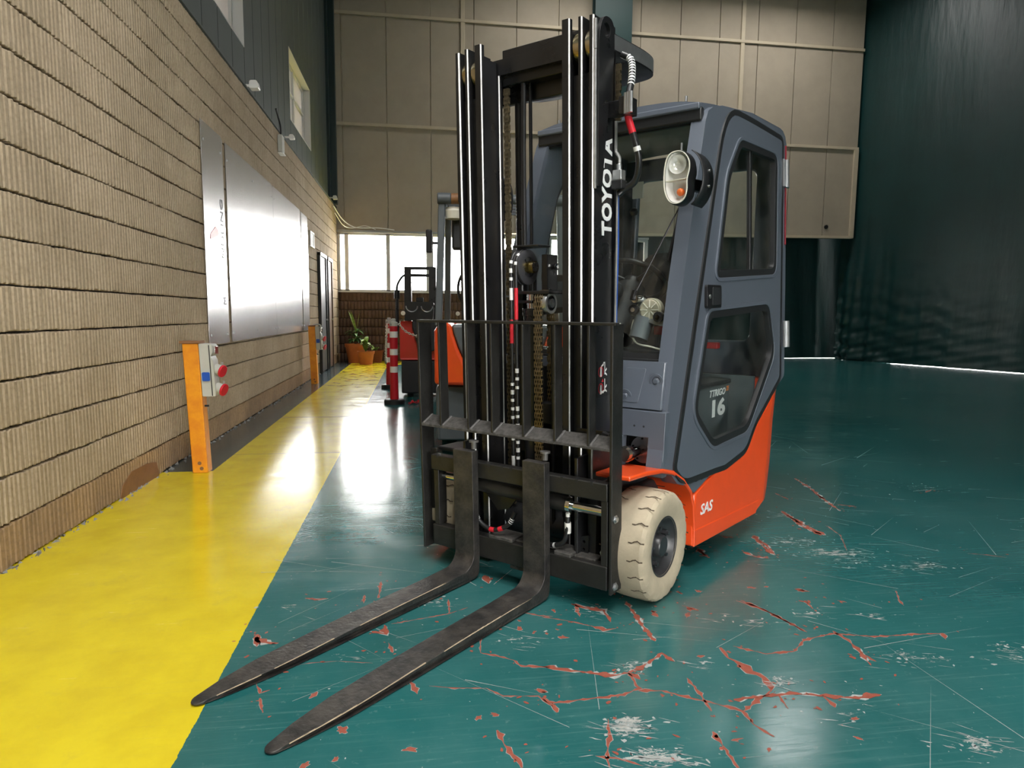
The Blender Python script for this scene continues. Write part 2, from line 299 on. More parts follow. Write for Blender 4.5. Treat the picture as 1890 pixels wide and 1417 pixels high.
    col = mix(ymask, green, yel); col = mix(bmask, col, blue)
    # joints of the slab
    for yy in (5.93, 8.0, 11.6):
        jm = math('MULTIPLY', math('LESS_THAN', math('ABSOLUTE', math('SUBTRACT', y, yy), 0.0), 0.008), math('LESS_THAN', x, 0.4))
        col = mix(math('MULTIPLY', jm, 0.6), col, (0.05, 0.05, 0.045))
    L.new(col, b.inputs['Base Color'])
    b.inputs['Roughness'].default_value = 0.3
    rr = math('ADD', rng(mid.outputs['Fac'], 0.3, 0.7, 0.115, 0.21), rng(st1.outputs['Fac'], 0.50, 0.75, 0.0, 0.14))
    L.new(rr, b.inputs['Roughness'])
    b.inputs['Specular IOR Level'].default_value = 0.75
    bp = N.new('ShaderNodeBump'); bp.inputs['Strength'].default_value = 0.07; bp.inputs['Distance'].default_value = 0.004
    hh = math('ADD', math('MULTIPLY', noise(3.0, 5, 0.55).outputs['Fac'], 2.0), math('MULTIPLY', st1.outputs['Fac'], 0.35))
    L.new(hh, bp.inputs['Height']); L.new(bp.outputs['Normal'], b.inputs['Normal'])
    MATS['painted_floor'] = m
floor_mat()

def tarp_mat():
    m = mat('green_tarp', (0.0035, 0.034, 0.033), 0.42, var=0.2, vscale=1.2)
    nt, N, L, b = nodes_of(m)
    tc = N.new('ShaderNodeTexCoord'); mp = N.new('ShaderNodeMapping'); mp.inputs['Scale'].default_value = (6, 6, 1.2)
    n = N.new('ShaderNodeTexNoise'); n.inputs['Scale'].default_value = 1.0; n.inputs['Detail'].default_value = 5
    L.new(tc.outputs['Object'], mp.inputs['Vector']); L.new(mp.outputs['Vector'], n.inputs['Vector'])
    bp = N.new('ShaderNodeBump'); bp.inputs['Strength'].default_value = 0.35; bp.inputs['Distance'].default_value = 0.03
    L.new(n.outputs['Fac'], bp.inputs['Height']); L.new(bp.outputs['Normal'], b.inputs['Normal'])
tarp_mat()
def sheet_mat():
    m = mat('brushed_sheet', (0.66, 0.66, 0.67), 0.26, metal=1.0, var=0.10, vscale=2.2)
    nt, N, L, b = nodes_of(m)
    tc = N.new('ShaderNodeTexCoord'); mp = N.new('ShaderNodeMapping'); mp.inputs['Scale'].default_value = (1, 1.5, 40)
    n = N.new('ShaderNodeTexNoise'); n.inputs['Scale'].default_value = 3.0; n.inputs['Detail'].default_value = 6
    L.new(tc.outputs['Object'], mp.inputs['Vector']); L.new(mp.outputs['Vector'], n.inputs['Vector'])
    bp = N.new('ShaderNodeBump'); bp.inputs['Strength'].default_value = 0.05; bp.inputs['Distance'].default_value = 0.003
    L.new(n.outputs['Fac'], bp.inputs['Height']); L.new(bp.outputs['Normal'], b.inputs['Normal'])
sheet_mat()

# ------------------------------------------------------------------ mesh helpers
class MB:
    def __init__(s):
        s.v = []; s.f = []; s.m = []
    def add(s, vs, fs, mi=0):
        o = len(s.v); s.v += [Vector(p) for p in vs]; s.f += [tuple(o + i for i in f) for f in fs]; s.m += [mi] * len(fs); return s
    def box(s, x0, x1, y0, y1, z0, z1, mi=0, fn=None):
        vs = [(x, y, z) for z in (z0, z1) for y in (y0, y1) for x in (x0, x1)]
        if fn: vs = [fn(*p) for p in vs]
        return s.add(vs, [(0, 2, 3, 1), (4, 5, 7, 6), (0, 1, 5, 4), (1, 3, 7, 5), (3, 2, 6, 7), (2, 0, 4, 6)], mi)
    def bar(s, p0, p1, w, h, up=(0, 0, 1), mi=0):
        p0 = Vector(p0); p1 = Vector(p1); d = (p1 - p0).normalized(); up = Vector(up)
        sd = d.cross(up)
        if sd.length < 1e-5: sd = d.cross(Vector((1, 0, 0)))
        sd.normalize(); u = sd.cross(d)
        vs = []
        for p in (p0, p1):
            for a, b in ((-1, -1), (1, -1), (1, 1), (-1, 1)): vs.append(p + sd * a * w / 2 + u * b * h / 2)
        return s.add(vs, [(0, 1, 2, 3), (7, 6, 5, 4), (0, 4, 5, 1), (1, 5, 6, 2), (2, 6, 7, 3), (3, 7, 4, 0)], mi)
    def cyl(s, p0, p1, r0, r1=None, n=20, mi=0, caps=True):
        r1 = r0 if r1 is None else r1
        p0 = Vector(p0); p1 = Vector(p1); d = (p1 - p0).normalized()
        a = Vector((0, 0, 1)) if abs(d.z) < 0.9 else Vector((1, 0, 0))
        e1 = d.cross(a).normalized(); e2 = d.cross(e1)
        vs = []
        for p, r in ((p0, r0), (p1, r1)):
            for i in range(n): t = 2 * pi * i / n; vs.append(p + e1 * cos(t) * r + e2 * sin(t) * r)
        fs = [(i, (i + 1) % n, n + (i + 1) % n, n + i) for i in range(n)]
        if caps: fs += [tuple(range(n - 1, -1, -1)), tuple(range(n, 2 * n))]
        return s.add(vs, fs, mi)
    def tube(s, pts, r, n=10, mi=0, closed=False):
        pts = [Vector(p) for p in pts]; k = len(pts); vs = []
        e1 = None
        for i, p in enumerate(pts):
            a = pts[(i - 1) % k] if (closed or i > 0) else p
            b = pts[(i + 1) % k] if (closed or i < k - 1) else p
            d = (b - a).normalized()
            if e1 is None:
                h = Vector((0, 0, 1)) if abs(d.z) < 0.9 else Vector((1, 0, 0)); e1 = d.cross(h).normalized()
            else:
                e1 = (e1 - d * e1.dot(d)).normalized()
            e2 = d.cross(e1); rr = r[i] if isinstance(r, (list, tuple)) else r
            for j in range(n): t = 2 * pi * j / n; vs.append(p + e1 * cos(t) * rr + e2 * sin(t) * rr)
        fs = []
        for i in range(k if closed else k - 1):
            a = i * n; b = ((i + 1) % k) * n
            fs += [(a + j, a + (j + 1) % n, b + (j + 1) % n, b + j) for j in range(n)]
        if not closed: fs += [tuple(range(n - 1, -1, -1)), tuple(range((k - 1) * n, k * n))]
        return s.add(vs, fs, mi)
    def lathe(s, prof, c, axis='x', n=40, mi=0, closed=False, cap0=True, cap1=True):
        """prof = [(along, radius)] turned about an axis through c"""
        vs = []; c = Vector(c)
        for a, r in prof:
            for i in range(n):
                t = 2 * pi * i / n
                if axis == 'x': q = Vector((a, cos(t) * r, sin(t) * r))
                elif axis == 'y': q = Vector((sin(t) * r, a, cos(t) * r))
                else: q = Vector((cos(t) * r, sin(t) * r, a))
                vs.append(c + q)
        k = len(prof); fs = []
        for i in range(k if closed else k - 1):
            a = i * n; b = ((i + 1) % k) * n
            fs += [(a + j, a + (j + 1) % n, b + (j + 1) % n, b + j) for j in range(n)]
        if not closed:
            if cap0 and prof[0][1] > 1e-6: fs.append(tuple(range(n - 1, -1, -1)))
            if cap1 and prof[-1][1] > 1e-6: fs.append(tuple(range((k - 1) * n, k * n)))
        return s.add(vs, fs, mi)
    def prism(s, outer, holes, f0, f1, mi=0):
        """extrude a 2D polygon with holes between two mappings (u, v) -> 3D point"""
        loops = [outer] + list(holes)
        tris = tessellate_polygon([[Vector((u, v, 0)) for u, v in lp] for lp in loops])
        flat = [p for lp in loops for p in lp]; n = len(flat)
        vs = [f0(*p) for p in flat] + [f1(*p) for p in flat]
        fs = [tuple(t) for t in tris] + [tuple(n + i for i in reversed(t)) for t in tris]
        o = 0
        for lp in loops:
            k = len(lp)
            fs += [(o + i, o + (i + 1) % k, n + o + (i + 1) % k, n + o + i) for i in range(k)]
            o += k
        return s.add(vs, fs, mi)
    def extr(s, poly, fn, d0, d1, mi=0, fm=None):
        """extrude a convex-ish section (list of 2D) from d0 to d1 by fn(u, v, d); fm = material per side"""
        k = len(poly)
        vs = [fn(u, v, d0) for u, v in poly] + [fn(u, v, d1) for u, v in poly]
        for i in range(k):
            j = (i + 1) % k
            s.add([vs[i], vs[j], vs[k + j], vs[k + i]], [(0, 1, 2, 3)], fm[i] if fm else mi)
        s.add(vs, [tuple(range(k - 1, -1, -1)), tuple(range(k, 2 * k))], mi)
        return s
    def mesh(s, name, mats, smooth=35, weld=True):
        me = bpy.data.meshes.new(name); me.from_pydata([tuple(p) for p in s.v], [], s.f)
        for m in ([mats] if isinstance(mats, str) else mats): me.materials.append(MATS[m])
        for p, i in zip(me.polygons, s.m): p.material_index = i
        bm = bmesh.new(); bm.from_mesh(me)
        if weld: bmesh.ops.remove_doubles(bm, verts=bm.verts, dist=1e-5)
        bmesh.ops.recalc_face_normals(bm, faces=bm.faces)
        bm.to_mesh(me); bm.free()
        if smooth:
            for p in me.polygons: p.use_smooth = True
            me.set_sharp_from_angle(angle=radians(smooth))
        return me
    def build(s, name, mats, parent=None, bevel=0, seg=2, smooth=35, weld=True):
        return place(s.mesh(name, mats, smooth, weld), name, parent, bevel=bevel, seg=seg)
def place(me, name, parent=None, loc=None, rot=None, bevel=0, seg=2):
    o = bpy.data.objects.new(name, me); C.objects.link(o)
    if parent: o.parent = parent
    if loc is not None: o.location = loc
    if rot is not None: o.rotation_euler = rot
    if bevel:
        b = o.modifiers.new('edge', 'BEVEL'); b.width = bevel; b.segments = seg; b.limit_method = 'ANGLE'; b.angle_limit = radians(40)
        wn = o.modifiers.new('normals', 'WEIGHTED_NORMAL'); wn.keep_sharp = True
    return o
def tag(o, label=None, cat=None, group=None, kind=None):
    if label: o['label'] = label
    if cat: o['category'] = cat
    if group: o['group'] = group
    if kind: o['kind'] = kind
    return o
def empty(name, loc=(0, 0, 0), rz=0.0):
    o = bpy.data.objects.new(name, None); C.objects.link(o); o.location = loc; o.rotation_euler = (0, 0, rz); o.empty_display_size = 0.1
    return o
def copy_tree(o, parent=None):
    c = o.copy(); C.objects.link(c); c.parent = parent
    for ch in list(o.children): copy_tree(ch, c)
    return c
def rounded(pts, n=5):
    """pts = [(u, v, radius)] -> polygon with rounded corners"""
    out = []; k = len(pts)
    for i in range(k):
        p = Vector(pts[i][:2]); r = pts[i][2] if len(pts[i]) > 2 else 0
        if r <= 0: out.append(tuple(p)); continue
        a = Vector(pts[i - 1][:2]) - p; b = Vector(pts[(i + 1) % k][:2]) - p
        ta = min(r, a.length * 0.48); tb = min(r, b.length * 0.48)
        pa = p + a.normalized() * ta; pb = p + b.normalized() * tb
        for j in range(n + 1):
            t = j / n; out.append(tuple(pa * (1 - t) ** 2 + p * 2 * t * (1 - t) + pb * t * t))
    return out
def inset(poly, d):
    """offset a polygon inward by d (simple mitred)"""
    k = len(poly); area = sum(poly[i][0] * poly[(i + 1) % k][1] - poly[(i + 1) % k][0] * poly[i][1] for i in range(k))
    sg = 1 if area > 0 else -1; out = []
    for i in range(k):
        p = Vector(poly[i]); a = (p - Vector(poly[i - 1])); b = (Vector(poly[(i + 1) % k]) - p)
        if a.length < 1e-7: a = b
        if b.length < 1e-7: b = a
        a.normalize(); b.normalize()
        na = Vector((-a.y, a.x)) * sg; nb = Vector((-b.y, b.x)) * sg
        m = na + nb
        m = m / max(0.35, m.dot(na)) if m.length > 1e-6 else na
        out.append(tuple(p + m * d))
    return out
def text_mesh(txt, size, thick=0.001, bold=0.0, shear=0.0, spacing=1.0):
    c = bpy.data.curves.new('txt', 'FONT'); c.body = txt; c.size = size; c.extrude = thick; c.offset = bold; c.shear = shear; c.space_character = spacing
    c.align_x = 'LEFT'; c.align_y = 'BOTTOM_BASELINE'; c.resolution_u = 3
    o = bpy.data.objects.new('txt', c); C.objects.link(o)
    dg = bpy.context.evaluated_depsgraph_get()
    me = bpy.data.meshes.new_from_object(o.evaluated_get(dg)); bpy.data.objects.remove(o); bpy.data.curves.remove(c)
    return me
def text_part(name, txt, size, matname, parent, origin, ax, ay, width=None, height=None, bold=0.0, shear=0.0, thick=0.0008, spacing=1.0):
    """lettering laid on a surface: ax = reading direction, ay = up of the letters, fitted to width x height"""
    me = text_mesh(txt, size, thick, bold, shear, spacing)
    xs = [v.co.x for v in me.vertices]; ys = [v.co.y for v in me.vertices]
    sx = (width / (max(xs) - min(xs))) if width else 1; sy = (height / (max(ys) - min(ys))) if height else 1
    ax = Vector(ax).normalized(); ay = Vector(ay).normalized(); az = ax.cross(ay)
    o0 = Vector(origin); mx, my = min(xs), min(ys)
    for v in me.vertices: v.co = o0 + ax * (v.co.x - mx) * sx + ay * (v.co.y - my) * sy + az * v.co.z
    me.materials.clear(); me.materials.append(MATS[matname]); me.name = name
    return place(me, name, parent)

# ------------------------------------------------------------------ the setting
WX, BY = -1.88, 17.3            # face of the block wall on the left, face of the back wall
def struct(o): o['kind'] = 'structure'; return o

# floor
fl = MB(); n = 2
fl.add([(-2.2, -16, 0), (24, -16, 0), (24, 24, 0), (-2.2, 24, 0), (-2.2, -16, -0.2), (24, -16, -0.2), (24, 24, -0.2), (-2.2, 24, -0.2)],
       [(0, 1, 2, 3), (7, 6, 5, 4), (0, 4, 5, 1), (1, 5, 6, 2), (2, 6, 7, 3), (3, 7, 4, 0)])
floor = struct(fl.build('floor', 'painted_floor', smooth=0))
rng = random.Random(3)
chip = MB()
def jag_strip(mb, pts, w, z, r):
    """an irregular flake of missing paint along a path"""
    path = []
    for (a, b) in zip(pts[:-1], pts[1:]):
        d = hypot(b[0] - a[0], b[1] - a[1]); k = max(2, int(d / max(0.012, w * 0.55)))
        for i in range(k): t = i / k; path.append((a[0] + (b[0] - a[0]) * t, a[1] + (b[1] - a[1]) * t))
    path.append(pts[-1]); L, R = [], []; n = len(path); ph = r.uniform(0, 9)
    for i, p in enumerate(path):
        q = path[min(n - 1, i + 1)]; o = path[max(0, i - 1)]; dx, dy = q[0] - o[0], q[1] - o[1]; l = hypot(dx, dy) or 1
        end = min(1.0, 0.25 + min(i, n - 1 - i) * 0.5)
        ww = w * end * (0.55 + 0.45 * sin(ph + i * 0.9) * sin(ph * 2 + i * 0.37))
        a = ww * r.uniform(0.15, 1.0); b = ww * r.uniform(0.15, 1.0); jx = r.uniform(-.2, .2) * w
        L.append((p[0] - dy / l * a + jx * dx / l, p[1] + dx / l * a, z)); R.append((p[0] + dy / l * b, p[1] - dx / l * b, z))
    mb.add(L + R, [(i, n + i, n + i + 1, i + 1) for i in range(n - 1)])
def blob(mb, c, r, z, rr, k=13):
    vs = [(c[0], c[1], z)]; asp = rr.uniform(0.35, 0.8); rot = rr.uniform(0, pi)
    for i in range(k):
        t = 2 * pi * i / k; q = r * rr.uniform(0.45, 1.25); x, y = cos(t) * q, sin(t) * q * asp
        vs.append((c[0] + x * cos(rot) - y * sin(rot), c[1] + x * sin(rot) + y * cos(rot), z))
    mb.add(vs, [(0, i, i % k + 1) for i in range(1, k + 1)])
white = MB()
for pts, w in CRACKS:
    st = rng.getstate(); jag_strip(white, pts, w * 0.95 + 0.0015, 0.0006, rng); rng.setstate(st)
    jag_strip(chip, pts, w * 0.85, 0.0010, rng)
    for k in range(int(3 + w * 120)):
        p = rng.choice(pts); blob(chip, (p[0] + rng.gauss(0, .05), p[1] + rng.gauss(0, .06)), rng.uniform(.002, .012), 0.001, rng, 7)
for p in BLOBS:
    r0 = rng.uniform(.010, .022); st = rng.getstate(); blob(white, p, r0 * 1.1, 0.0006, rng); rng.setstate(st); blob(chip, p, r0, 0.001, rng)
for c, a, b, k in SCUFFS:
    for i in range(int(k * .15)):
        u, v = rng.gauss(0, .45), rng.gauss(0, .45); blob(white, (c[0] + a[0] * u + b[0] * v, c[1] + a[1] * u + b[1] * v), rng.uniform(.002, .011), .0011, rng, 9)
    for i in range(int(k * .22)):
        u, v = rng.gauss(0, .5), rng.gauss(0, .5); p = (c[0] + a[0] * u + b[0] * v, c[1] + a[1] * u + b[1] * v)
        ang = radians(rng.gauss(-24, 14)); l = rng.uniform(.006, .04); w = rng.uniform(.0012, .006)
        dx, dy = cos(ang) * l, sin(ang) * l
        jag_strip(white, [(p[0] - dx, p[1] - dy), p, (p[0] + dx, p[1] + dy)], w, 0.0012, rng)
for k in range(420):                                   # loose specks
    p = (rng.uniform(-.6, 3.6), 1.5 + rng.random() ** 1.5 * 5); blob(white, p, rng.uniform(.0015, .006), 0.0008, rng, 6)
for k in range(150):                                   # long hair scratches
    p = (rng.uniform(-.6, 4.0), 1.5 + rng.random() ** 1.4 * 5); ang = rng.choice((-0.5, 0.75, 0.1, 2.2)) + rng.gauss(0, .25); l = rng.uniform(.08, .7); w = rng.uniform(.0006, .0018)
    dx, dy = cos(ang) * l / 2, sin(ang) * l / 2; ox, oy = -sin(ang) * w, cos(ang) * w
    white.add([(p[0] - dx - ox, p[1] - dy - oy, .0009), (p[0] + dx, p[1] + dy, .0009), (p[0] - dx + ox, p[1] - dy + oy, .0009)], [(0, 1, 2)])
for yy in range(16):                                   # worn edge of the yellow paint
    jag_strip(white, [(-.65 + rng.uniform(-.015, .02), 3.55 + yy * .035), (-.63, 3.57 + yy * .035), (-.60 + rng.uniform(0, .05), 3.6 + yy * .035)], .008, .0012, rng)
o = chip.build('paint_chips', 'chip_red', floor, smooth=0, weld=False); tag(o, 'red primer showing where green floor paint flaked off', kind='stuff')
o = white.build('paint_scuffs', 'scuff_white', floor, smooth=0, weld=False); tag(o, 'pale scuffs and scratches in the green floor paint', kind='stuff')

# left wall: ribbed block courses with recessed joints
wl = MB().box(WX - 0.32, WX - 0.035, BACK_Y, BY + 0.3, 0, 3.715)
wall_left = struct(wl.build('wall_left', 'block_joint', smooth=0))
def ribbed_course(length, z0, z1, pitch, depth, r, gap=0.0095):
    """front of one course, ribs upright; runs along +u, face towards +n (local x = n, y = u)"""
    cols = []; u = -r.uniform(0, pitch)
    while u < length:
        p = pitch * r.uniform(0.8, 1.2); g = p * r.uniform(0.20, 0.30)
        dd = depth * r.uniform(0.75, 1.1)
        for du, dn in ((0, -dd), (g * .9, -0.001 * r.random()), (p * 0.62, r.uniform(-.0015, .0015)), (p - g * 0.75, -0.002 * r.random())):
            cols.append((min(max(u + du, 0), length), dn))
        u += p
    vs = []; n = len(cols); dz = 0.0
    for (uu, nn) in cols:
        dz = dz * 0.9 + r.gauss(0, .0007); c0 = max(0, r.gauss(0.001, .0025)); c1 = max(0, r.gauss(.001, .0025))
        zb, zt = z0 + gap / 2 + c0 + dz, z1 - gap / 2 - c1 + dz
        sl = r.gauss(0, .0012)
        vs += [(-.04, uu, zb - .002), (nn - .003, uu, zb), (nn, uu + sl, zb + .004), (nn, uu - sl, zt - .004), (nn - .003, uu, zt), (-.04, uu, zt + .002)]
    fs = [(i * 6 + j, (i + 1) * 6 + j, (i + 1) * 6 + j + 1, i * 6 + j + 1) for i in range(n - 1) for j in range(5)]
    return vs, fs
zs = [0.0, 0.209] + [0.209 + 0.2208 * k for k in range(1, 16)] + [3.715]
Y0 = 0.5
for k, (z0, z1) in enumerate(zip(zs[:-1], zs[1:])):
    m = MB(); vs, fs = ribbed_course(BY + 0.02 - Y0, z0, z1, 0.041, 0.017, random.Random(50 + k)); m.add(vs, fs)
    o = place(m.mesh('block_course', 'block_base' if k == 0 else 'block_tan', smooth=24, weld=False), 'block_course', wall_left, loc=(WX, Y0, 0))
m = MB().box(WX - .05, WX + .015, Y0, BY, 3.715, 3.735); m.build('wall_cap', 'green_cladding', wall_left, smooth=0)
# crumbled mortar along the foot of the wall
r = random.Random(9); m = MB()
for k in range(330):
    y = 1.2 + 13 * r.random() ** 1.3; s_ = r.uniform(.006, .022); p = Vector((WX + abs(r.gauss(0.005, .02)), y, 0))
    m.add([p + Vector((r.uniform(-s_, s_), r.uniform(-2 * s_, 2 * s_), 0)) for _ in range(4)] + [p + Vector((0, 0, s_ * .8))], [(0, 1, 4), (1, 2, 4), (2, 3, 4), (3, 0, 4), (0, 3, 2, 1)])
tag(m.build('mortar_crumbs', 'dust', wall_left, smooth=0, weld=False), 'crumbled grey mortar along the foot of the wall', kind='stuff')
m = MB(); r = random.Random(4)
m.prism([(4.55, .0), (5.22, .0), (5.18, .11), (5.02, .135), (4.75, .14), (4.60, .08)], [], lambda u, v: (WX + .003, u, v), lambda u, v: (WX + .008, u, v))
tag(m.build('repair_patch', 'rust_orange', wall_left, smooth=0), 'orange brown patch low on the block wall')

# upper left: dark green sheet cladding with two windows
wu = MB().box(-2.2, -2.02, BACK_Y, BY + .3, 3.715, ROOF_Z)
WIN = [(6.62, 8.84), (11.87, 14.08)]; WZ = (4.31, 5.44)
wu = MB()
wu.prism([(BACK_Y, 3.715), (BY + .3, 3.715), (BY + .3, ROOF_Z), (BACK_Y, ROOF_Z)], [[(a, WZ[0]), (b, WZ[0]), (b, WZ[1]), (a, WZ[1])] for a, b in WIN], lambda u, v: (-2.04, u, v), lambda u, v: (-2.2, u, v))
wall_upper = struct(wu.build('wall_left_upper', 'green_cladding', smooth=0))
edges = []
for a, b, k in ((0.8, 6.62, 10), (6.62, 8.84, 4), (8.84, 11.87, 6), (11.87, 14.08, 4), (14.08, 17.26, 6)):
    for i in range(k): edges.append((a + (b - a) * i / k, a + (b - a) * (i + 1) / k))
for a, b in edges:
    spans = [(3.735, ROOF_Z)]
    if any(a >= w0 - .01 and b <= w1 + .01 for w0, w1 in WIN): spans = [(3.735, WZ[0]), (WZ[1], ROOF_Z)]
    for z0, z1 in spans:
        MB().box(-2.04, -1.985, a + .006, b - .006, z0, z1).build('cladding_panel', 'green_cladding', wall_upper, bevel=.006, smooth=30)
for k, (a, b) in enumerate(WIN):
    w = MB(); z0, z1 = WZ
    for (y0, y1, q0, q1) in ((a, b, z0, z0 + .05), (a, b, z1 - .05, z1), (a, a + .05, z0, z1), (b - .05, b, z0, z1), ((a + b) / 2 - .04, (a + b) / 2 + .04, z0, z1), (a, b, z0 + .62, z0 + .66)):
        w.box(-2.17, -2.10, y0, y1, q0, q1)
    o = struct(w.build('window_%d' % (k + 2), 'frame_white', bevel=.004))
    for y0, y1 in ((a + .05, (a + b) / 2 - .04), ((a + b) / 2 + .04, b - .05)):
        for q0, q1 in ((z0 + .05, z0 + .62), (z0 + .66, z1 - .05)):
            MB().box(-2.145, -2.135, y0, y1, q0, q1).build('pane', 'frosted_pane', o, smooth=0)
    rv = MB()
    for (y0, y1, q0, q1) in ((a, b, z0, z0 + .012), (a, b, z1 - .012, z1), (a, a + .012, z0, z1), (b - .012, b, z0, z1)): rv.box(-2.10, -1.98, y0, y1, q0, q1)
    rv.build('reveal', 'frame_white', o, smooth=0)
struct(MB().box(-1.985, -1.80, 16.75, 16.95, 3.735, ROOF_Z).box(-1.985, -1.93, 16.6, 17.1, 3.735, ROOF_Z).build('trim_1', 'teal_dark', smooth=0))

# two narrow recessed service doors in the block wall
for k, (a, b, mm) in enumerate(((13.78, 14.72, 'door_dark'), (14.98, 15.72, 'door_brown'))):
    d = struct(MB().box(WX, WX + .035, a + .05, b - .05, 0.02, 2.30).build('door_%d' % (k + 1), mm, bevel=.004))
    MB().box(WX - .02, WX + .06, a, a + .06, 0, 2.36).build('door_jamb', 'door_dark', d, bevel=.003)
    MB().box(WX - .02, WX + .06, b - .06, b, 0, 2.36).build('door_jamb', mm, d, bevel=.003)
    MB().box(WX - .02, WX + .07, a, b, 2.30, 2.37).build('door_head', 'frame_white', d, bevel=.003)
    MB().cyl((WX + .035, b - .15, 1.05), (WX + .08, b - .15, 1.05), .02, n=10).build('door_handle', 'zinc', d)

# back wall: beige sandwich panels over a window band and a ribbed block plinth
BW_X1 = 11.8
bw = MB()
bw.prism([(-2.2, 3.16), (BW_X1, 3.36), (BW_X1, ROOF_Z), (-2.2, ROOF_Z)], [], lambda u, v: (u, BY + .05, v), lambda u, v: (u, BY + .25, v))
wall_back = struct(bw.build('wall_back', 'beige_trim', smooth=0))
rows = [(3.16, 5.66), (5.72, 8.18), (8.24, ROOF_Z)]
xs = [-2.2 + 0.5] ; xs = [-2.2] + [-1.70 + 1.05 * i for i in range(14)]; xs[-1] = BW_X1
for (z0, z1) in rows:
    for a, b in zip(xs[:-1], xs[1:]):
        zb0 = z0 if z0 > 3.5 else 3.16 + (a + 2.2) / 14 * .2
        zb1 = z0 if z0 > 3.5 else 3.16 + (b + 2.2) / 14 * .2
        m = MB().prism([(a + .009, zb0), (b - .009, zb1), (b - .009, z1), (a + .009, z1)], [], lambda u, v: (u, BY, v), lambda u, v: (u, BY + .05, v))
        m.build('wall_panel', 'beige_panel', wall_back, bevel=.004, smooth=30)
for z in (5.69, 8.21): MB().box(-2.2, BW_X1, BY - .05, BY + .05, z - .035, z + .035).build('batten', 'beige_trim', wall_back, bevel=.004)
for x in (1.18, 8.37): MB().box(x - .05, x + .05, BY - .04, BY + .05, 5.72, ROOF_Z).build('batten', 'beige_trim', wall_back, bevel=.004)
MB().prism([(5.6, 3.24), (BW_X1, 3.33), (BW_X1, 3.40), (5.6, 3.31)], [], lambda u, v: (u, BY - .05, v), lambda u, v: (u, BY + .1, v)).build('bottom_rail', 'beige_trim', wall_back)
MB().box(BW_X1 - .12, BW_X1, BY - .06, BY, 3.34, 5.66).build('edge_channel', 'beige_trim', wall_back, bevel=.004)
MB().cyl((11.0, BY, 3.62), (11.0, BY - .04, 3.62), .05, n=16).build('knob', 'plastic_black', wall_back)
struct(MB().box(4.38, 5.31, 16.95, 16.98, 0, ROOF_Z).box(4.38, 5.31, 17.22, 17.25, 0, ROOF_Z).box(4.82, 4.87, 16.98, 17.22, 0, ROOF_Z).build('trim_2', 'teal_steel', smooth=0))
wlw = MB().box(-2.2, 6.0, BY + .04, BY + .3, 0, 1.70)
wall_low = struct(wlw.build('wall_back_plinth', 'block_joint', smooth=0))
for k in range(8):
    z0 = k * 0.2125; m = MB(); vs, fs = ribbed_course(7.9, z0, z0 + .2125, 0.087, 0.022, random.Random(90 + k), .012); m.add(vs, fs)
    o = place(m.mesh('block_course', 'block_brown', smooth=50, weld=False), 'block_course', wall_low, loc=(6.0, BY, 0), rot=(0, 0, radians(90)))
    o.scale = (-1, 1, 1)
MB().box(-1.9, 6.0, BY - .04, BY + .2, 1.70, 1.725).build('sill', 'frame_white', wall_low)
wf = MB(); zt, zb = 3.14, 1.725
wf.box(-1.88, 6.0, BY, BY + .09, zt - .05, zt + .03).box(-1.88, 6.0, BY, BY + .09, zb, zb + .05)
mull = [-1.86, -1.66, -0.66, 0.36, 1.36, 2.36, 3.36, 4.36, 5.36, 5.96]
for i, x in enumerate(mull): wf.box(x - (.05 if i not in (3, 6) else .09), x + (.05 if i not in (3, 6) else .09), BY, BY + .09, zb, zt)
win1 = struct(wf.build('window_1', 'frame_white', bevel=.01))
for a, b in zip(mull[:-1], mull[1:]): MB().box(a + .04, b - .04, BY + .04, BY + .046, zb + .04, zt - .04).build('pane', 'window_glass', win1, smooth=0)
MB().box(-1.9, 6.0, BY - .07, BY + .02, 3.145, 3.20).build('head_trim', 'frame_grey', win1, bevel=.004)

# roof with its added light openings, wall behind the camera with the added gate
def roof(name, y0, y1, z):
    rf = MB()
    rf.prism([(-2.3, y0), (22, y0), (22, y1), (-2.3, y1)], [[(a, c), (b, c), (b, d), (a, d)] for a, b, c, d, q in ADDED_ROOF_OPENINGS if q == z], lambda u, v: (u, v, z), lambda u, v: (u, v, z + .2))
    return struct(rf.build(name, 'ceiling_grey', smooth=0))
roof('ceiling', STEP_Y, 19, ROOF_Z); roof('added_low_ceiling', BACK_Y - .3, STEP_Y, LOW_Z)  # the low ceiling is added out of view to shape the light
struct(MB().box(-2.3, 22, STEP_Y, STEP_Y + .15, LOW_Z, ROOF_Z + .2).build('added_ceiling_step', 'wall_plain', smooth=0))  # unseen, closes the step above the added low ceiling
wr = MB(); g0, g1, g2, g3 = ADDED_GATE
wr.prism([(-2.3, 0), (g0, 0), (g0, g3), (g1, g3), (g1, 0), (21, 0), (21, LOW_Z), (-2.3, LOW_Z)], [], lambda u, v: (u, BACK_Y, v), lambda u, v: (u, BACK_Y - .2, v))
struct(wr.build('wall_front', 'wall_plain', smooth=0))

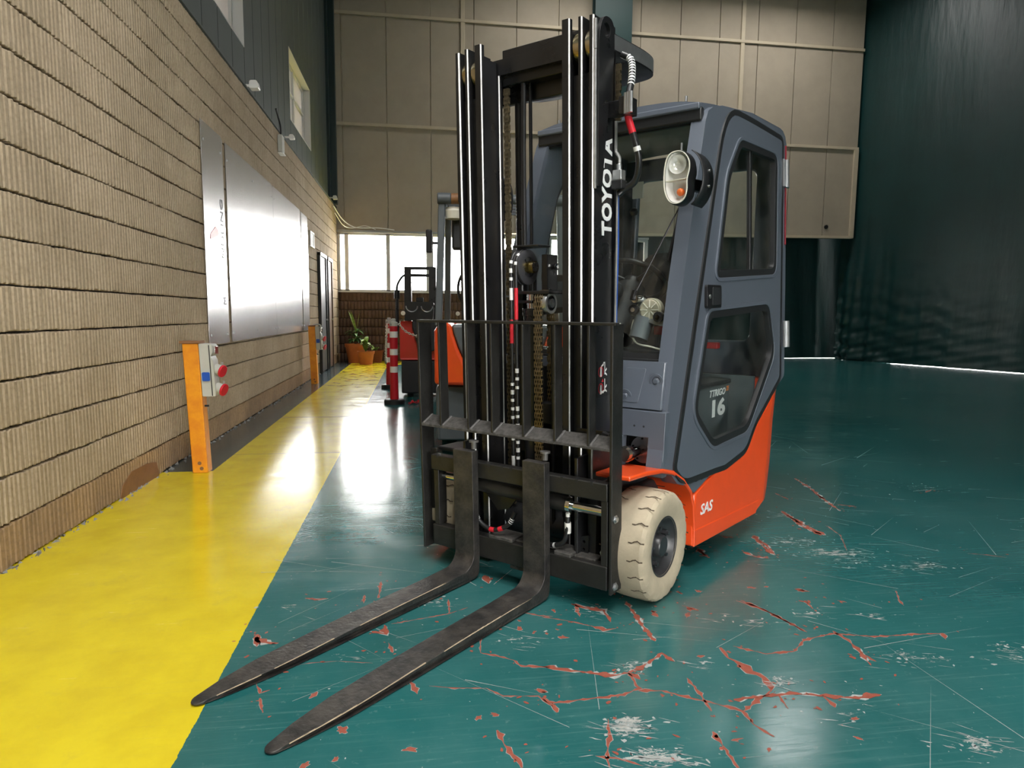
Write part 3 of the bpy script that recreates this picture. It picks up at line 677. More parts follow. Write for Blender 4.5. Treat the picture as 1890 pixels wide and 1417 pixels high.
# dark green tarpaulin curtains closing the right side and the opening under the beige wall
def curtain(name, a, b, z0, z1, nu, nv, fold):
    m = MB(); a = Vector((*a, 0)); b = Vector((*b, 0)); d = b - a; nrm = Vector((-d.y, d.x, 0)).normalized(); vs = []; Ld = d.length
    for th in (0, .006):
        for i in range(nu + 1):
            u = (i / nu) ** 1.6
            for j in range(nv + 1):
                v = (j / nv) ** 1.3; p = a + d * u; zz0 = z0(u * Ld) if callable(z0) else z0; z = zz0 + (z1 - zz0) * v
                vs.append(p + nrm * (fold(u * Ld, z) + th) + Vector((0, 0, z)))
    k = (nu + 1) * (nv + 1); fs = []
    for i in range(nu):
        for j in range(nv):
            q = i * (nv + 1) + j; fs += [(q, q + 1, q + nv + 2, q + nv + 1), (k + q, k + q + nv + 1, k + q + nv + 2, k + q + 1)]
    m.add(vs, fs)
    return struct(m.build(name, 'green_tarp', smooth=80, weld=False))
def fold_a(u, z):
    near = math.exp(-u / 2.2); low = math.exp(-z / 1.6)
    f = near * (0.05 * sin(9 * u + .6 * z) + .03 * sin(23 * u - 1.1 * z)) * max(0, 1 - z / 4) ** 1.5
    f += low * math.exp(-u / 2.6) * (0.045 * sin(15 * z + 3 * u + sin(4 * u)) + 0.03 * sin(31 * z - 6 * u) + .02 * sin(17 * u))
    f += .02 * sin(.9 * u) * (1 - z / 12) + .004 * sin(5 * u)
    return f
curtain('wall_right', (11.75, 17.72), (20.2, -9.0), lambda u: .006 if u < 8.5 else -.004, ROOF_Z, 220, 110, fold_a)
curtain('wall_back_curtain', (5.5, 18.15), (12.4, 18.35), .004, ROOF_Z, 120, 60, lambda u, z: .03 * sin(2.4 * u) + .012 * sin(9 * u + z))  # carried up behind the wall to the roof to block daylight
struct(MB().box(5.4, 5.55, BY + .2, 18.5, 0, ROOF_Z).build('wall_back_light_block', 'green_tarp', smooth=0))  # added wall that blocks stray daylight from behind the plinth
struct(MB().box(12.42, 12.55, 16.4, 18.6, 0, ROOF_Z).build('wall_right_light_block', 'green_tarp', smooth=0))  # added wall that blocks a daylight gap between the curtains

# ------------------------------------------------------------------ the forklift in front
fk = empty('forklift', (0.6093, 3.0498, 0), radians(-44.66))
tag(fk, 'orange and slate grey forklift with closed cab and lowered black mast in the foreground', 'forklift')
TL = radians(2.0)
def mp(x, d, s):                       # mast frame: d = back from the front of the mast, s = up along it
    return Vector((x, -0.18 + d * cos(TL) - s * sin(TL), s * cos(TL) + d * sin(TL)))
def SX(w, z): return 0.557 + 0.07 * w - 0.054 * z      # right door plane
def side(off, sg=1): return lambda w, z: Vector((sg * (SX(w, z) + off), w, z))
def bolt_mesh(r=.012, h=.01, mname='zinc'):
    return MB().lathe([(0, r * 1.5), (h * .3, r * 1.5), (h * .3, r), (h, r * .9), (h, 0)], (0, 0, 0), 'x', n=6).mesh('bolt', mname, 30)
BOLT = bolt_mesh(); BOLT_BLACK = bolt_mesh(.011, .01, 'plastic_black')

# mast rails
def rail(name, x0, x1, d0, d1, s0, s1, ch=.0045, front_steel=False):
    sec = [(x0, d0), (x1 - ch, d0), (x1, d0 + ch), (x1, d1), (x0, d1)]
    m = MB().extr(sec, mp, s0, s1, 0, fm=[0, 1, 0, 0, 0])  # worn bare-steel chamfer that also paints in the light catching the edge
    return m
for sg in (-1, 1):
    def xr(a, b): return (a, b) if sg > 0 else (-b, -a)
    # inner rail: front flange, web, rear flange
    a, b = xr(.203, .237); m = rail('inner_rail', a, b, 0, .022, .16, 2.335)
    a, b = xr(.215, .229); m.extr([(a, .022), (b, .022), (b, .12), (a, .12)], mp, .16, 2.29)
    a, b = xr(.200, .240); sec = [(a, .12), (b - .004, .12), (b, .124), (b, .142), (a, .142)]
    m.extr(sec, mp, .16, 2.285, 0, fm=[0, 1, 0, 0, 0])  # same steel chamfer, painting the edge reflection on the rear flange
    m.build('inner_rail', ['mast_black', 'bare_steel'], fk, smooth=30)
    # middle rail
    a, b = xr(.277, .293); m = rail('middle_rail', a, b, 0, .16, .12, 2.33)
    a, b = xr(.250, .293); m.extr([(a, .142), (b, .142), (b, .16), (a, .16)], mp, .12, 2.28)
    m.build('middle_rail', ['mast_black', 'bare_steel'], fk, smooth=30)
    # outer rail with a worn weld bead along its front edge
    a, b = xr(.326, .345); m = rail('outer_rail', a, b, 0, .17, .08, 2.325, ch=.0055)
    a, b = xr(.300, .345); m.extr([(a, .155), (b, .155), (b, .175), (a, .175)], mp, .08, 2.28)
    o = m.build('outer_rail', ['mast_black', 'bare_steel'], fk, smooth=30)
    # ear plate with the lifting hole
    xe = .345 if sg > 0 else -.360
    ear = rounded([(.012, 1.70, 0), (.015, 2.26, .05), (.05, 2.338, .04), (.135, 2.335, .05), (.14, 2.20, .08), (.095, 2.02, .1), (.045, 1.70, 0)], 5)
    hole = [(.075 + .027 * cos(t), 2.285 + .027 * sin(t)) for t in [2 * pi * i / 16 for i in range(16)]]
    MB().prism(ear, [hole], lambda u, v: mp(xe, u, v), lambda u, v: mp(xe + .015, u, v)).build('lifting_ear', 'mast_black', fk, bevel=.002)
    if sg > 0:
        MB().tube([mp(.349, .006, 1.69), mp(.349, .006, 2.0), mp(.349, .006, 2.20)], .006, 8).tube([mp(.349, .006, 2.203), mp(.349, .006, 2.31)], .0065, 8).build('weld_bead', 'bare_steel', fk)
    # guide rollers at the top
    for (a0, b0, dd) in ((.240, .275, .07), (.295, .325, .07)):
        a, b = xr(a0, b0)
        MB().lathe([(a, .02), (a, .052), (a + .004, .058), (b - .004, .058), (b, .052), (b, .02)], mp(0, dd, 2.235) , 'x', n=28).build('guide_roller', 'roller_steel', fk)
    a, b = xr(.237, .326)
    m = MB().extr([(a, .03), (b, .03), (b, .045), (a, .045)], mp, .1, 2.13)
    m.build('rail_infill', 'mast_black', fk, smooth=0)
    # base brackets
    m = MB().extr([(xr(.25, .36)[0], .05), (xr(.25, .36)[1], .05), (xr(.25, .36)[1], .2), (xr(.25, .36)[0], .2)], mp, .05, .16)
    m.build('mast_foot', 'mast_black', fk, bevel=.006)

# cross members
MB().extr([(-.20, .145), (.20, .145), (.20, .20), (-.20, .20)], mp, 2.195, 2.345).build('top_crossbeam', 'mast_black', fk, bevel=.004)
MB().extr([(-.30, .20), (.30, .20), (.30, .23), (-.30, .23)], mp, 2.13, 2.24).build('rear_crossbeam', 'mast_black', fk, bevel=.004)
MB().extr([(-.34, .17), (.34, .17), (.34, .2), (-.34, .2)], mp, .10, .24).build('bottom_crossbeam', 'mast_black', fk, bevel=.004)
MB().extr([(-.34, .17), (.34, .17), (.34, .2), (-.34, .2)], mp, .55, .66).build('middle_crossbeam', 'mast_black', fk, bevel=.004)
# hoop-shaped tie at the head of the outer rails
hp = [(.345, .12), (.362, .46), (.33, .57), (.22, .60), (-.22, .60), (-.33, .57), (-.362, .46), (-.345, .12)]
outer = rounded([(x, y, .12 if 0 < i < 7 else 0) for i, (x, y) in enumerate(hp)], 6)
inn = rounded([(.22, .16, 0), (.22, .33, .08), (.14, .40, .06), (-.14, .40, .06), (-.22, .33, .08), (-.22, .16, 0)], 6)
MB().prism(outer, [inn], lambda u, v: mp(u, v, 2.235), lambda u, v: mp(u, v, 2.30)).build('head_tie', 'mast_black', fk, bevel=.004)
m = MB()
for i in range(len(outer) - 1):
    (a, b), (c, d) = outer[i], outer[i + 1]
    if a < 0.2 and c < .2: continue
    nx, ny = (d - b), -(c - a); l = hypot(nx, ny) or 1; k = .0015
    m.add([mp(a - nx / l * -k, b - ny / l * -k, 2.24), mp(c - nx / l * -k, d - ny / l * -k, 2.24), mp(c - nx / l * -k, d - ny / l * -k, 2.296), mp(a - nx / l * -k, b - ny / l * -k, 2.296)], [(0, 1, 2, 3)])
m.build('tie_edge', 'zinc', fk, smooth=60)

# lift chains: side plates and pins, link by link in one part each
def chain_mesh(path, x, w, name, pitch=.019):
    m = MB(); pts = [Vector(p) for p in path]
    # resample
    out = [pts[0].copy()]; carry = 0.0
    for a, b in zip(pts[:-1], pts[1:]):
        L = (b - a).length; t = pitch - carry
        while t <= L: out.append(a.lerp(b, t / L)); t += pitch
        carry = L - (t - pitch)
    for i, (a, b) in enumerate(zip(out[:-1], out[1:])):
        d = (b - a).normalized(); sd = Vector((1, 0, 0)); u = sd.cross(d).normalized()
        offs = (-.5, -.17, .17, .5) if i % 2 == 0 else (-.33, 0, .33)
        for k in offs:
            c = sd * k * w; hw = .0065; th = .0022; e = d * .004
            vs = []
            for pp, s1 in ((a - e, 1), (b + e, 1)):
                for q0, q1 in ((-th, -hw), (th, -hw), (th, hw), (-th, hw)): vs.append(pp + c + sd * q0 + u * q1)
            m.add(vs, [(0, 1, 2, 3), (7, 6, 5, 4), (0, 4, 5, 1), (1, 5, 6, 2), (2, 6, 7, 3), (3, 7, 4, 0)])
        m.cyl(a - sd * (w * .5 + .004), a + sd * (w * .5 + .004), .0035, n=6)
    return m.build(name, 'chain_steel', fk, smooth=30, weld=False)
def mline(x, d, s0, s1): return [mp(x, d, s0), mp(x, d, s1)]
chain_mesh(mline(-.178, .145, 1.285, 2.19), -.178, .024, 'lift_chain')
scx, scd, scs, scr = .017, .145, 1.245, .052
path = [mp(scx, scd - scr, .32), mp(scx, scd - scr, scs)] + [mp(scx, scd - scr * cos(t), scs + scr * sin(t)) for t in [pi * i / 10 for i in range(1, 11)]] + [mp(scx, scd + scr, .75)]
chain_mesh(path, scx, .036, 'lift_chain')
chain_mesh(mline(-.172, .14, .30, 1.275), -.172, .032, 'lift_chain')
# chain sprocket
c_ = mp(scx + .02, scd, scs)
sp = MB().lathe([(-.02, .02), (-.02, .044), (-.012, .050), (.008, .050), (.016, .046), (.016, .033), (.006, .032), (.006, 0)], c_, 'x', n=32).build('chain_sprocket', 'zinc', fk)
MB().lathe([(.0065, .0315), (.008, .0315), (.008, .016)], c_, 'x', n=28, cap0=False, cap1=False).build('sprocket_recess', 'interior_dark', sp)
MB().lathe([(.006, .020), (.022, .020), (.024, .016), (.024, 0)], c_, 'x', n=20).build('sprocket_pin', 'zinc', sp)
# hose sheave with its bracket
shx, shd, shs, shr = -.085, .15, 1.405, .078
MB().lathe([(-.04, .03), (-.04, .072), (-.034, .078), (-.028, .068), (-.020, .078), (-.012, .078), (-.004, .068), (.004, .078), (.012, .078), (.016, .070), (.016, .046), (.008, .044), (.008, .026), (.05, .026), (.05, 0)], mp(shx, shd, shs), 'x', n=36).build('hose_sheave', 'sheave_grey', fk)
m = MB().lathe([(.0, .027), (.05, .027), (.05, .02), (.05, 0)], mp(shx, shd, shs), 'x', n=20); m.build('sheave_axle', 'roller_steel', fk)
for i in range(6):
    t = 2 * pi * i / 6; c = mp(shx + .010, shd + .035 * cos(t), shs + .035 * sin(t)); MB().bar(mp(shx + .011, shd + .024 * cos(t), shs + .024 * sin(t)), mp(shx + .011, shd + .046 * cos(t), shs + .046 * sin(t)), .006, .006).build('sheave_spoke', 'interior_dark', fk)
m = MB().extr([(-.012, .165), (.018, .165), (.018, .25), (-.012, .25)], mp, 1.30, 1.46).extr([(-.14, .10), (.07, .10), (.07, .21), (-.14, .21)], mp, 1.285, 1.30).extr([(-.14, .12), (.0, .12), (.0, .22), (-.14, .22)], mp, 1.492, 1.502).extr([(-.12, .11), (-.03, .11), (-.03, .20), (-.12, .20)], mp, 1.245, 1.258)
m.build('sheave_bracket', 'mast_black', fk, bevel=.003)
MB().lathe([(0, .012), (.015, .012), (.02, .016), (.03, .016), (.034, .01), (.034, 0)], mp(.018, .20, 1.405), 'x', n=6).build('axle_nut', 'chrome', fk)
# hoses over the sheave
def resample(pts, n):
    pts = [Vector(p) for p in pts]; acc = [0.0]
    for a, b in zip(pts[:-1], pts[1:]): acc.append(acc[-1] + (b - a).length)
    out = []; j = 0
    for i in range(n + 1):
        t = acc[-1] * i / n
        while j < len(acc) - 2 and acc[j + 1] < t: j += 1
        out.append(pts[j].lerp(pts[j + 1], (t - acc[j]) / max(1e-9, acc[j + 1] - acc[j])))
    return out
def hose(name, pts, r, bands=(), parent=fk, mname='hose_rubber'):
    o = MB().tube(pts, r, 10).build(name, mname, parent, smooth=80)
    dashed = []
    for a, b, mm in bands:
        if mm == 'white_print' and b - a > .05:
            k = int((b - a) / .022)
            dashed += [(a + i * .022, a + i * .022 + .009, mm) for i in range(k)]
        else: dashed.append((a, b, mm))
    fine = resample(pts, 260)
    for a, b, mm in dashed:
        q0, q1 = int(a * 260), max(int(a * 260) + 1, int(b * 260))
        MB().tube(fine[q0:q1 + 1], r * 1.06, 10).build('hose_marking', mm, o, smooth=80)
    for a, b, mm in ():
        k0, k1 = int(a * (len(pts) - 1)), max(int(a * (len(pts) - 1)) + 1, int(b * (len(pts) - 1)))
        MB().tube(pts[k0:k1 + 1], r * 1.06, 10).build('hose_marking', mm, o, smooth=80)
    return o
def spline(ctrl, n=40):
    c = [Vector(p) for p in ctrl]; c = [c[0] * 2 - c[1]] + c + [c[-1] * 2 - c[-2]]; out = []
    k = len(c) - 3
    for i in range(n + 1):
        u = i / n * k; j = min(int(u), k - 1); t = u - j; p0, p1, p2, p3 = c[j:j + 4]
        out.append(0.5 * ((2 * p1) + (p2 - p0) * t + (2 * p0 - 5 * p1 + 4 * p2 - p3) * t * t + (3 * p1 - p0 - 3 * p2 + p3) * t ** 3))
    return out
for dx, bb in ((-.031, ((.02, .06, 'white_print'), (.10, .14, 'white_print'), (.16, .28, 'white_print'), (.36, .42, 'red_print'), (.47, .50, 'white_print'), (.52, .60, 'white_print'))),
               (-.004, ((.05, .12, 'white_print'), (.14, .22, 'white_print'), (.24, .32, 'white_print'), (.42, .50, 'red_print'), (.56, .62, 'white_print')))):
    x = shx + dx; rr = .074
    pts = [mp(x, shd - rr, .45 + (shs - .45) * i / 40) for i in range(41)] + [mp(x, shd - rr * cos(t), shs + rr * sin(t)) for t in [pi * i / 14 for i in range(1, 15)]] + [mp(x, shd + rr, shs - .06 * i) for i in range(1, 10)]
    hose('mast_hose', pts, .0085, bb)
# cylinders and pipes of the mast
MB().cyl(mp(-.055, .155, .2), mp(-.055, .155, 1.215), .043, n=28).cyl(mp(-.055, .155, 1.19), mp(-.055, .155, 1.222), .047, n=28).build('lift_cylinder', 'mast_black', fk)
MB().cyl(mp(-.055, .155, 1.222), mp(-.055, .155, 1.29), .026, n=20).build('cylinder_rod', 'chrome', fk)
MB().tube([mp(-.105, .165, 1.505), mp(-.105, .165, 1.9), mp(-.1, .165, 2.2)], .012, 10).tube([mp(-.075, .18, 1.49), mp(-.075, .18, 2.2)], .008, 8).build('hydraulic_pipe', 'mast_black', fk)
for sg in (-1, 1):
    MB().cyl(mp(sg * .165, .22, .15), mp(sg * .165, .22, 1.45), .032, n=20).cyl(mp(sg * .165, .22, 1.45), mp(sg * .165, .22, 2.15), .02, n=16).build('lift_cylinder', 'mast_black', fk)
MB().tube([mp(.07, .13, .2), mp(.07, .13, 1.15)], .010, 8).tube([mp(.115, .15, .2), mp(.115, .15, .98)], .010, 8).build('hydraulic_pipe', 'mast_black', fk)
MB().extr([(-.01, .14), (.16, .14), (.16, .2), (-.01, .2)], mp, .70, .80).build('hose_block', 'plastic_black', fk, bevel=.006)

# lettering and safety pictograms on the outside of the right outer rail
xs_ = .3462
ax = mp(0, 0, 1) - mp(0, 0, 0); ay = -(mp(0, 1, 0) - mp(0, 0, 0))
text_part('lettering', 'TOYOTA', .1, 'white_print', fk, mp(xs_, .150, 1.515), ax, ay, width=.385, height=.083, bold=.004, spacing=1.08)
stk = MB().extr([(.345, .035), (.3466, .035), (.3466, .135), (.345, .135)], mp, .86, 1.01).build('safety_sticker', 'black_print', fk, smooth=0)
stk['label'] = 'black safety sticker with white figures in red rings'
def ring(c, r0, r1, n=20):
    m = MB(); vs = [mp(.3472, c[0] + r * cos(2 * pi * i / n), c[1] + r * 1.05 * sin(2 * pi * i / n)) for r in (r0, r1) for i in range(n)]
    m.add(vs, [(i, (i + 1) % n, n + (i + 1) % n, n + i) for i in range(n)]); return m
for c in ((.065, .965), (.065, .896)):
    ring(c, .017, .021).build('warning_ring', 'red_print', stk, smooth=0)
def flat(polys, name, mm):
    m = MB()
    for poly in polys: m.prism(poly, [], lambda u, v: mp(.3467, u, v), lambda u, v: mp(.3476, u, v))
    return m.build(name, mm, stk, smooth=0)
flat([[(.06, .945), (.072, .945), (.07, .985), (.063, .985)], [(.068, .985), (.088, .99), (.088, 1.0), (.068, .99)]], 'standing_figure', 'white_print')
flat([[(.06, .872), (.072, .872), (.07, .91), (.063, .91)], [(.07, .875), (.09, .875), (.09, .885), (.07, .885)]], 'standing_figure', 'white_print')
flat([[(.096, .952), (.1, .952), (.1, 1.004), (.096, 1.004)], [(.086, .998), (.1, .998), (.1, 1.004), (.086, 1.004)], [(.098, .955), (.116, .945), (.116, .952), (.1, .962)], [(.1, .968), (.114, .978), (.114, .97), (.1, .962)]], 'mast_symbol', 'white_print')
flat([[(.096, .882), (.1, .882), (.1, .934), (.096, .934)], [(.086, .88), (.1, .88), (.1, .887), (.086, .887)], [(.098, .885), (.116, .875), (.116, .882), (.1, .892)], [(.1, .898), (.114, .908), (.114, .9), (.1, .892)]], 'mast_symbol', 'white_print')
flat([[(.072, .922), (.09, .922), (.081, .936)]], 'warning_triangle', 'red_print')

# hose guide, fitting and hoses on the right of the mast
br = MB().extr([(.345, .10), (.42, .10), (.42, .112), (.345, .112)], mp, 1.965, 2.03).extr([(.42, .06), (.46, .06), (.46, .14), (.42, .14)], mp, 1.965, 2.03).build('hose_bracket', 'mast_black', fk, bevel=.003)
for k in range(3):
    MB().cyl(mp(.462 + .012 * k - .006, .052 - .004 * k, 1.96), mp(.462 + .012 * k - .006, .052 - .004 * k, 2.035), .0085, n=10).build('hose_clip', 'zinc', br)
hose('mast_hose', spline([mp(.36, .20, 2.23), mp(.40, .20, 2.20), mp(.425, .16, 2.12), mp(.43, .12, 2.03), mp(.43, .12, 1.97), mp(.455, .13, 1.88), mp(.465, .15, 1.80), mp(.44, .17, 1.73), mp(.39, .17, 1.70), mp(.37, .16, 1.68)], 60), .0135, ((.05, .30, 'white_print'), (.47, .58, 'red_print'), (.66, .685, 'white_print')))
MB().tube(spline([mp(.352, .17, 1.97), mp(.352, .17, 1.86), mp(.365, .16, 1.84), mp(.375, .16, 1.82), mp(.375, .16, 1.77)], 24), .007, 8).build('brake_pipe', 'bare_steel', fk)
MB().extr([(.352, .13), (.40, .13), (.40, .18), (.352, .18)], mp, 1.70, 1.735).build('flow_regulator', 'plastic_black', fk, bevel=.004)
MB().extr([(.355, .135), (.395, .135), (.395, .175), (.355, .175)], mp, 1.735, 1.775).cyl(mp(.375, .155, 1.775), mp(.375, .155, 1.80), .012, n=6).build('fitting', 'zinc', fk, bevel=.003)
MB().tube([mp(.355, .18, 1.70), mp(.355, .185, 1.5), mp(.352, .18, 1.2), mp(.352, .18, .7)], .007, 8).build('cable', 'socket_blue', fk)
MB().tube([mp(.36, .17, 1.7), mp(.358, .172, 1.45), mp(.356, .17, 1.2), mp(.356, .17, .75)], .005, 8).build('grease_pipe', 'bare_steel', fk)
chain_mesh([mp(.35, .19, 1.98), mp(.35, .19, 2.2)], .35, .02, 'lift_chain')

# ---- load backrest: flat bars set on edge
def cp(x, d, s): return mp(x, d - 0.10, s)                 # carriage frame
for x, wd, s0, sd_ in ((-.53, .012, .075, 1), (.485, .012, .092, -1)):
    m = MB().extr([(x - wd / 2, 0), (x + wd / 2, 0), (x + wd / 2, .085), (x - wd / 2, .085)], cp, s0, 1.168).extr([(min(x, x + sd_ * .045), .055), (max(x, x + sd_ * .045), .055), (max(x, x + sd_ * .045), .065), (min(x, x + sd_ * .045), .065)], cp, s0 + .03, .56)
    m.build('backrest_upright', 'carriage_black', fk, bevel=.002)
for x in (-.402, -.235, -.10, .067, .225, .383):
    MB().extr([(x - .005, 0), (x + .005, 0), (x + .005, .055), (x - .005, .055)], cp, .688, 1.163).build('backrest_bar', 'carriage_black', fk, bevel=.0015)
MB().extr([(-.536, 0), (.50, 0), (.50, .035), (-.536, .035)], cp, 1.163, 1.175).build('backrest_top_bar', 'carriage_black', fk, bevel=.002)
MB().prism([(.0, .676), (.075, .712), (.072, .722), (.0, .688)], [], lambda u, v: cp(-.524, u, v), lambda u, v: cp(.479, u, v)).build('backrest_lower_bar', 'dusty_black', fk, bevel=.002)
for x in (-.52, -.398, -.231, -.096, .071, .229, .387):
    MB().bar(cp(x + .004, .004, .689), cp(x + .004, .07, .722), .012, .010).build('weld_seam', 'weld_grey', fk, bevel=.003)
MB().extr([(.28, .09), (.47, .09), (.47, .10), (.28, .10)], cp, .70, .735).tube(spline([cp(.40, .09, .72), cp(.46, .085, .70), cp(.47, .085, .64), cp(.46, .085, .55), cp(.40, .09, .50)], 24), .018, 8).build('hose_guard', 'mast_black', fk)
# ---- carriage
m = MB().extr([(-.47, 0), (.47, 0), (.47, .045), (-.47, .045)], cp, .473, .545)
cu = m.build('carriage_upper_bar', 'carriage_black', fk, bevel=.004)
for x in (-.43, -.12, -.05, .0, .26, .33, .40): MB().extr([(x - .006, -.001), (x + .006, -.001), (x + .006, .02), (x - .006, .02)], cp, .532, .5465).build('notch', 'interior_dark', cu, smooth=0)
MB().extr([(-.47, 0), (.47, 0), (.47, .05), (-.47, .05)], cp, .105, .205).build('carriage_lower_bar', 'carriage_black', fk, bevel=.004)
MB().extr([(-.13, .0), (.0, .0), (.0, .10), (-.13, .10)], cp, .205, .222).extr([(.22, .0), (.30, .0), (.30, .10), (.22, .10)], cp, .205, .222).extr([(.0, .03), (.22, .03), (.22, .09), (.0, .09)], cp, .20, .212).extr([(.30, .03), (.40, .03), (.40, .09), (.30, .09)], cp, .20, .212).extr([(-.02, .01), (.10, .01), (.10, .04), (-.02, .04)], cp, .085, .105).build('wear_pad', 'dusty_black', fk, bevel=.003)
for x in (-.46, .44): MB().extr([(x, .005), (x + .03, .005), (x + .03, .06), (x, .06)], cp, .205, .473).build('carriage_side_plate', 'carriage_black', fk, bevel=.003)
for x in (-.30, .30): MB().extr([(x - .008, .045), (x + .008, .045), (x + .008, .16), (x - .008, .16)], cp, .12, .62).build('carriage_inner_plate', 'mast_black', fk, bevel=.003)
sc_ = MB().cyl(cp(-.30, .05, .435), cp(.27, .05, .415), .034, n=24).build('side_shift_cylinder', 'carriage_black', fk)
MB().cyl(cp(.265, .05, .415), cp(.285, .05, .415), .038, n=24).cyl(cp(.285, .05, .415), cp(.45, .05, .415), .022, n=20).build('side_shift_rod', 'chrome', fk)
MB().cyl(cp(-.45, .05, .437), cp(-.30, .05, .437), .019, n=20).build('side_shift_rod', 'chrome', fk)
MB().prism([(-.20, .40), (-.02, .385), (-.06, .335), (-.12, .32)], [], lambda u, v: cp(u, .06, v), lambda u, v: cp(u, .075, v)).build('guide_plate', 'mast_black', fk)
hose('side_shift_hose', spline([cp(-.225, .02, .40), cp(-.225, .015, .34), cp(-.19, .01, .27), cp(-.11, .005, .245), cp(-.03, .015, .28), cp(-.0, .03, .34)], 40), .0105, ((.25, .36, 'white_print'), (.55, .62, 'red_print'), (.68, .74, 'red_print'), (.86, .93, 'white_print')))
MB().cyl(cp(-.225, .02, .345), cp(-.225, .02, .41), .013, n=12).build('hose_fitting', 'bollard_white', fk)
hose('side_shift_hose', spline([cp(.27, .03, .37), cp(.27, .025, .31), cp(.255, .02, .26), cp(.20, .02, .235), cp(.12, .03, .235)], 30), .0105, ((.62, .68, 'white_print'), (.80, .86, 'white_print')))
MB().cyl(cp(.27, .03, .30), cp(.27, .03, .345), .014, n=12).cyl(cp(.27, .03, .345), cp(.27, .03, .385), .009, n=10).build('hose_fitting', 'bollard_white', fk)
MB().prism(rounded([(.30, .20, .01), (.34, .20, .01), (.345, .29, .01), (.30, .275, .01)], 3), [[(.32 + .007 * cos(t), .225 + .007 * sin(t)) for t in [2 * pi * i / 10 for i in range(10)]], [(.322 + .007 * cos(t), .258 + .007 * sin(t)) for t in [2 * pi * i / 10 for i in range(10)]]], lambda u, v: cp(u, .075, v), lambda u, v: cp(u, .083, v)).build('bracket_plate', 'mast_black', fk)
for (x, d, s) in ((.50, .03, .40), (.50, .03, .12)): place(BOLT, 'bolt', fk, loc=cp(x - .009, d, s))
for (x, d, s) in ((.43, .05, .24), (.44, .06, .30)): place(BOLT, 'bolt', fk, loc=cp(x, d, s), rot=(0, 0, radians(-90)))

# ---- forks
def fork_part(xc, hw):
    T, Rr = .042, .07
    yb = -.285; zt = .60
    # centre line of the upper face: shank (tilted) then heel curve then blade
    prof_out = []; prof_in = []
    top = cp(0, -.042, zt); topb = cp(0, -.002, zt)
    def P(y, z): return (y, z)
    y_sh = -.327; zh = .052                              # front face of the shank, top face of the blade at the heel
    fr = [(top.y, top.z)]
    for i in range(9):
        t = i / 8 * pi / 2; fr.append((y_sh - Rr * (1 - cos(t)) - .0, zh + .004 + Rr * (1 - sin(t))))
    blade = [(-.55, .050), (-.8, .046), (-1.1, .038), (-1.35, .029), (-1.50, .021), (-1.575, .014)]
    fr += [(y, z) for y, z in blade]
    bk = [(topb.y, topb.z), (-.286, .10), (-.289, .035), (-.296, .018), (-.315, .009), (-.35, .007), (-.55, .006), (-.8, .005), (-1.1, .004), (-1.35, .003), (-1.50, .003), (-1.575, .004)]
    # widths along y for the taper of the tip
    def hwid(y):
        if y > -1.22: return hw
        t = min(1, (-1.22 - y) / .375); return hw * (1 - .62 * t ** 2.2)
    poly = fr + bk[::-1]
    k = len(poly); m = MB()
    tris = tessellate_polygon([[Vector((a, b, 0)) for a, b in poly]])
    for sgn in (-1, 1):
        m.add([(xc + sgn * hwid(a), a, b) for a, b in poly], [tuple(t) for t in tris])
    L = [(xc - hwid(a), a, b) for a, b in poly]; R = [(xc + hwid(a), a, b) for a, b in poly]
    m.add(L + R, [(i, (i + 1) % k, k + (i + 1) % k, k + i) for i in range(k)])
    # rounded nose
    n = 8; ys = -1.575; h0 = hwid(ys); a0, a1 = .004, .014; vs = []
    for z in (a0, a1):
        for i in range(n + 1): t = pi * i / n; vs.append((xc - h0 * cos(t), ys - .03 * sin(t), z if z == a0 else z - .004 * sin(t)))
    m.add(vs, [(i, i + 1, n + 2 + i, n + 1 + i) for i in range(n)] + [tuple(range(n, -1, -1)), tuple(range(n + 1, 2 * n + 2))])
    o = m.build('fork', 'fork_steel', fk, bevel=.004, seg=2, smooth=40)
    pin = MB().cyl((xc + hw * .55, -.30, .60), (xc + hw * .55, -.30, .63), .012, n=12).cyl((xc + hw * .55, -.30, .63), (xc + hw * .55, -.30, .638), .022, n=16).build('fork_pin', 'weld_grey', o)
    # worn edges
    w = MB(); rr = random.Random(int(xc * 100))
    for sgn in (1,):
        yy = -.42
        while yy > -1.5:
            l = rr.uniform(.02, .10); q = -yy
            def zt_(y): 
                for (ya, za), (yb_, zb_) in zip([(-.40, .052)] + blade[:-1], blade):
                    if yb_ <= y <= ya: return za + (zb_ - za) * (y - ya) / (yb_ - ya)
                return .02
            if rr.random() < .75:
                w0 = rr.uniform(.0015, .004)
                a, b = yy, yy - l
                w.add([(xc + hwid(a) - w0, a, zt_(a) + .0012), (xc + hwid(a) + .0008, a, zt_(a) - .001), (xc + hwid(b) + .0008, b, zt_(b) - .001), (xc + hwid(b) - w0 * .5, b, zt_(b) + .0012)], [(0, 1, 2, 3)])
            yy -= l
    w.build('worn_edge', 'block_tan', o, smooth=0)
    return o
fork_part(-.237, .056); fork_part(.147, .056)

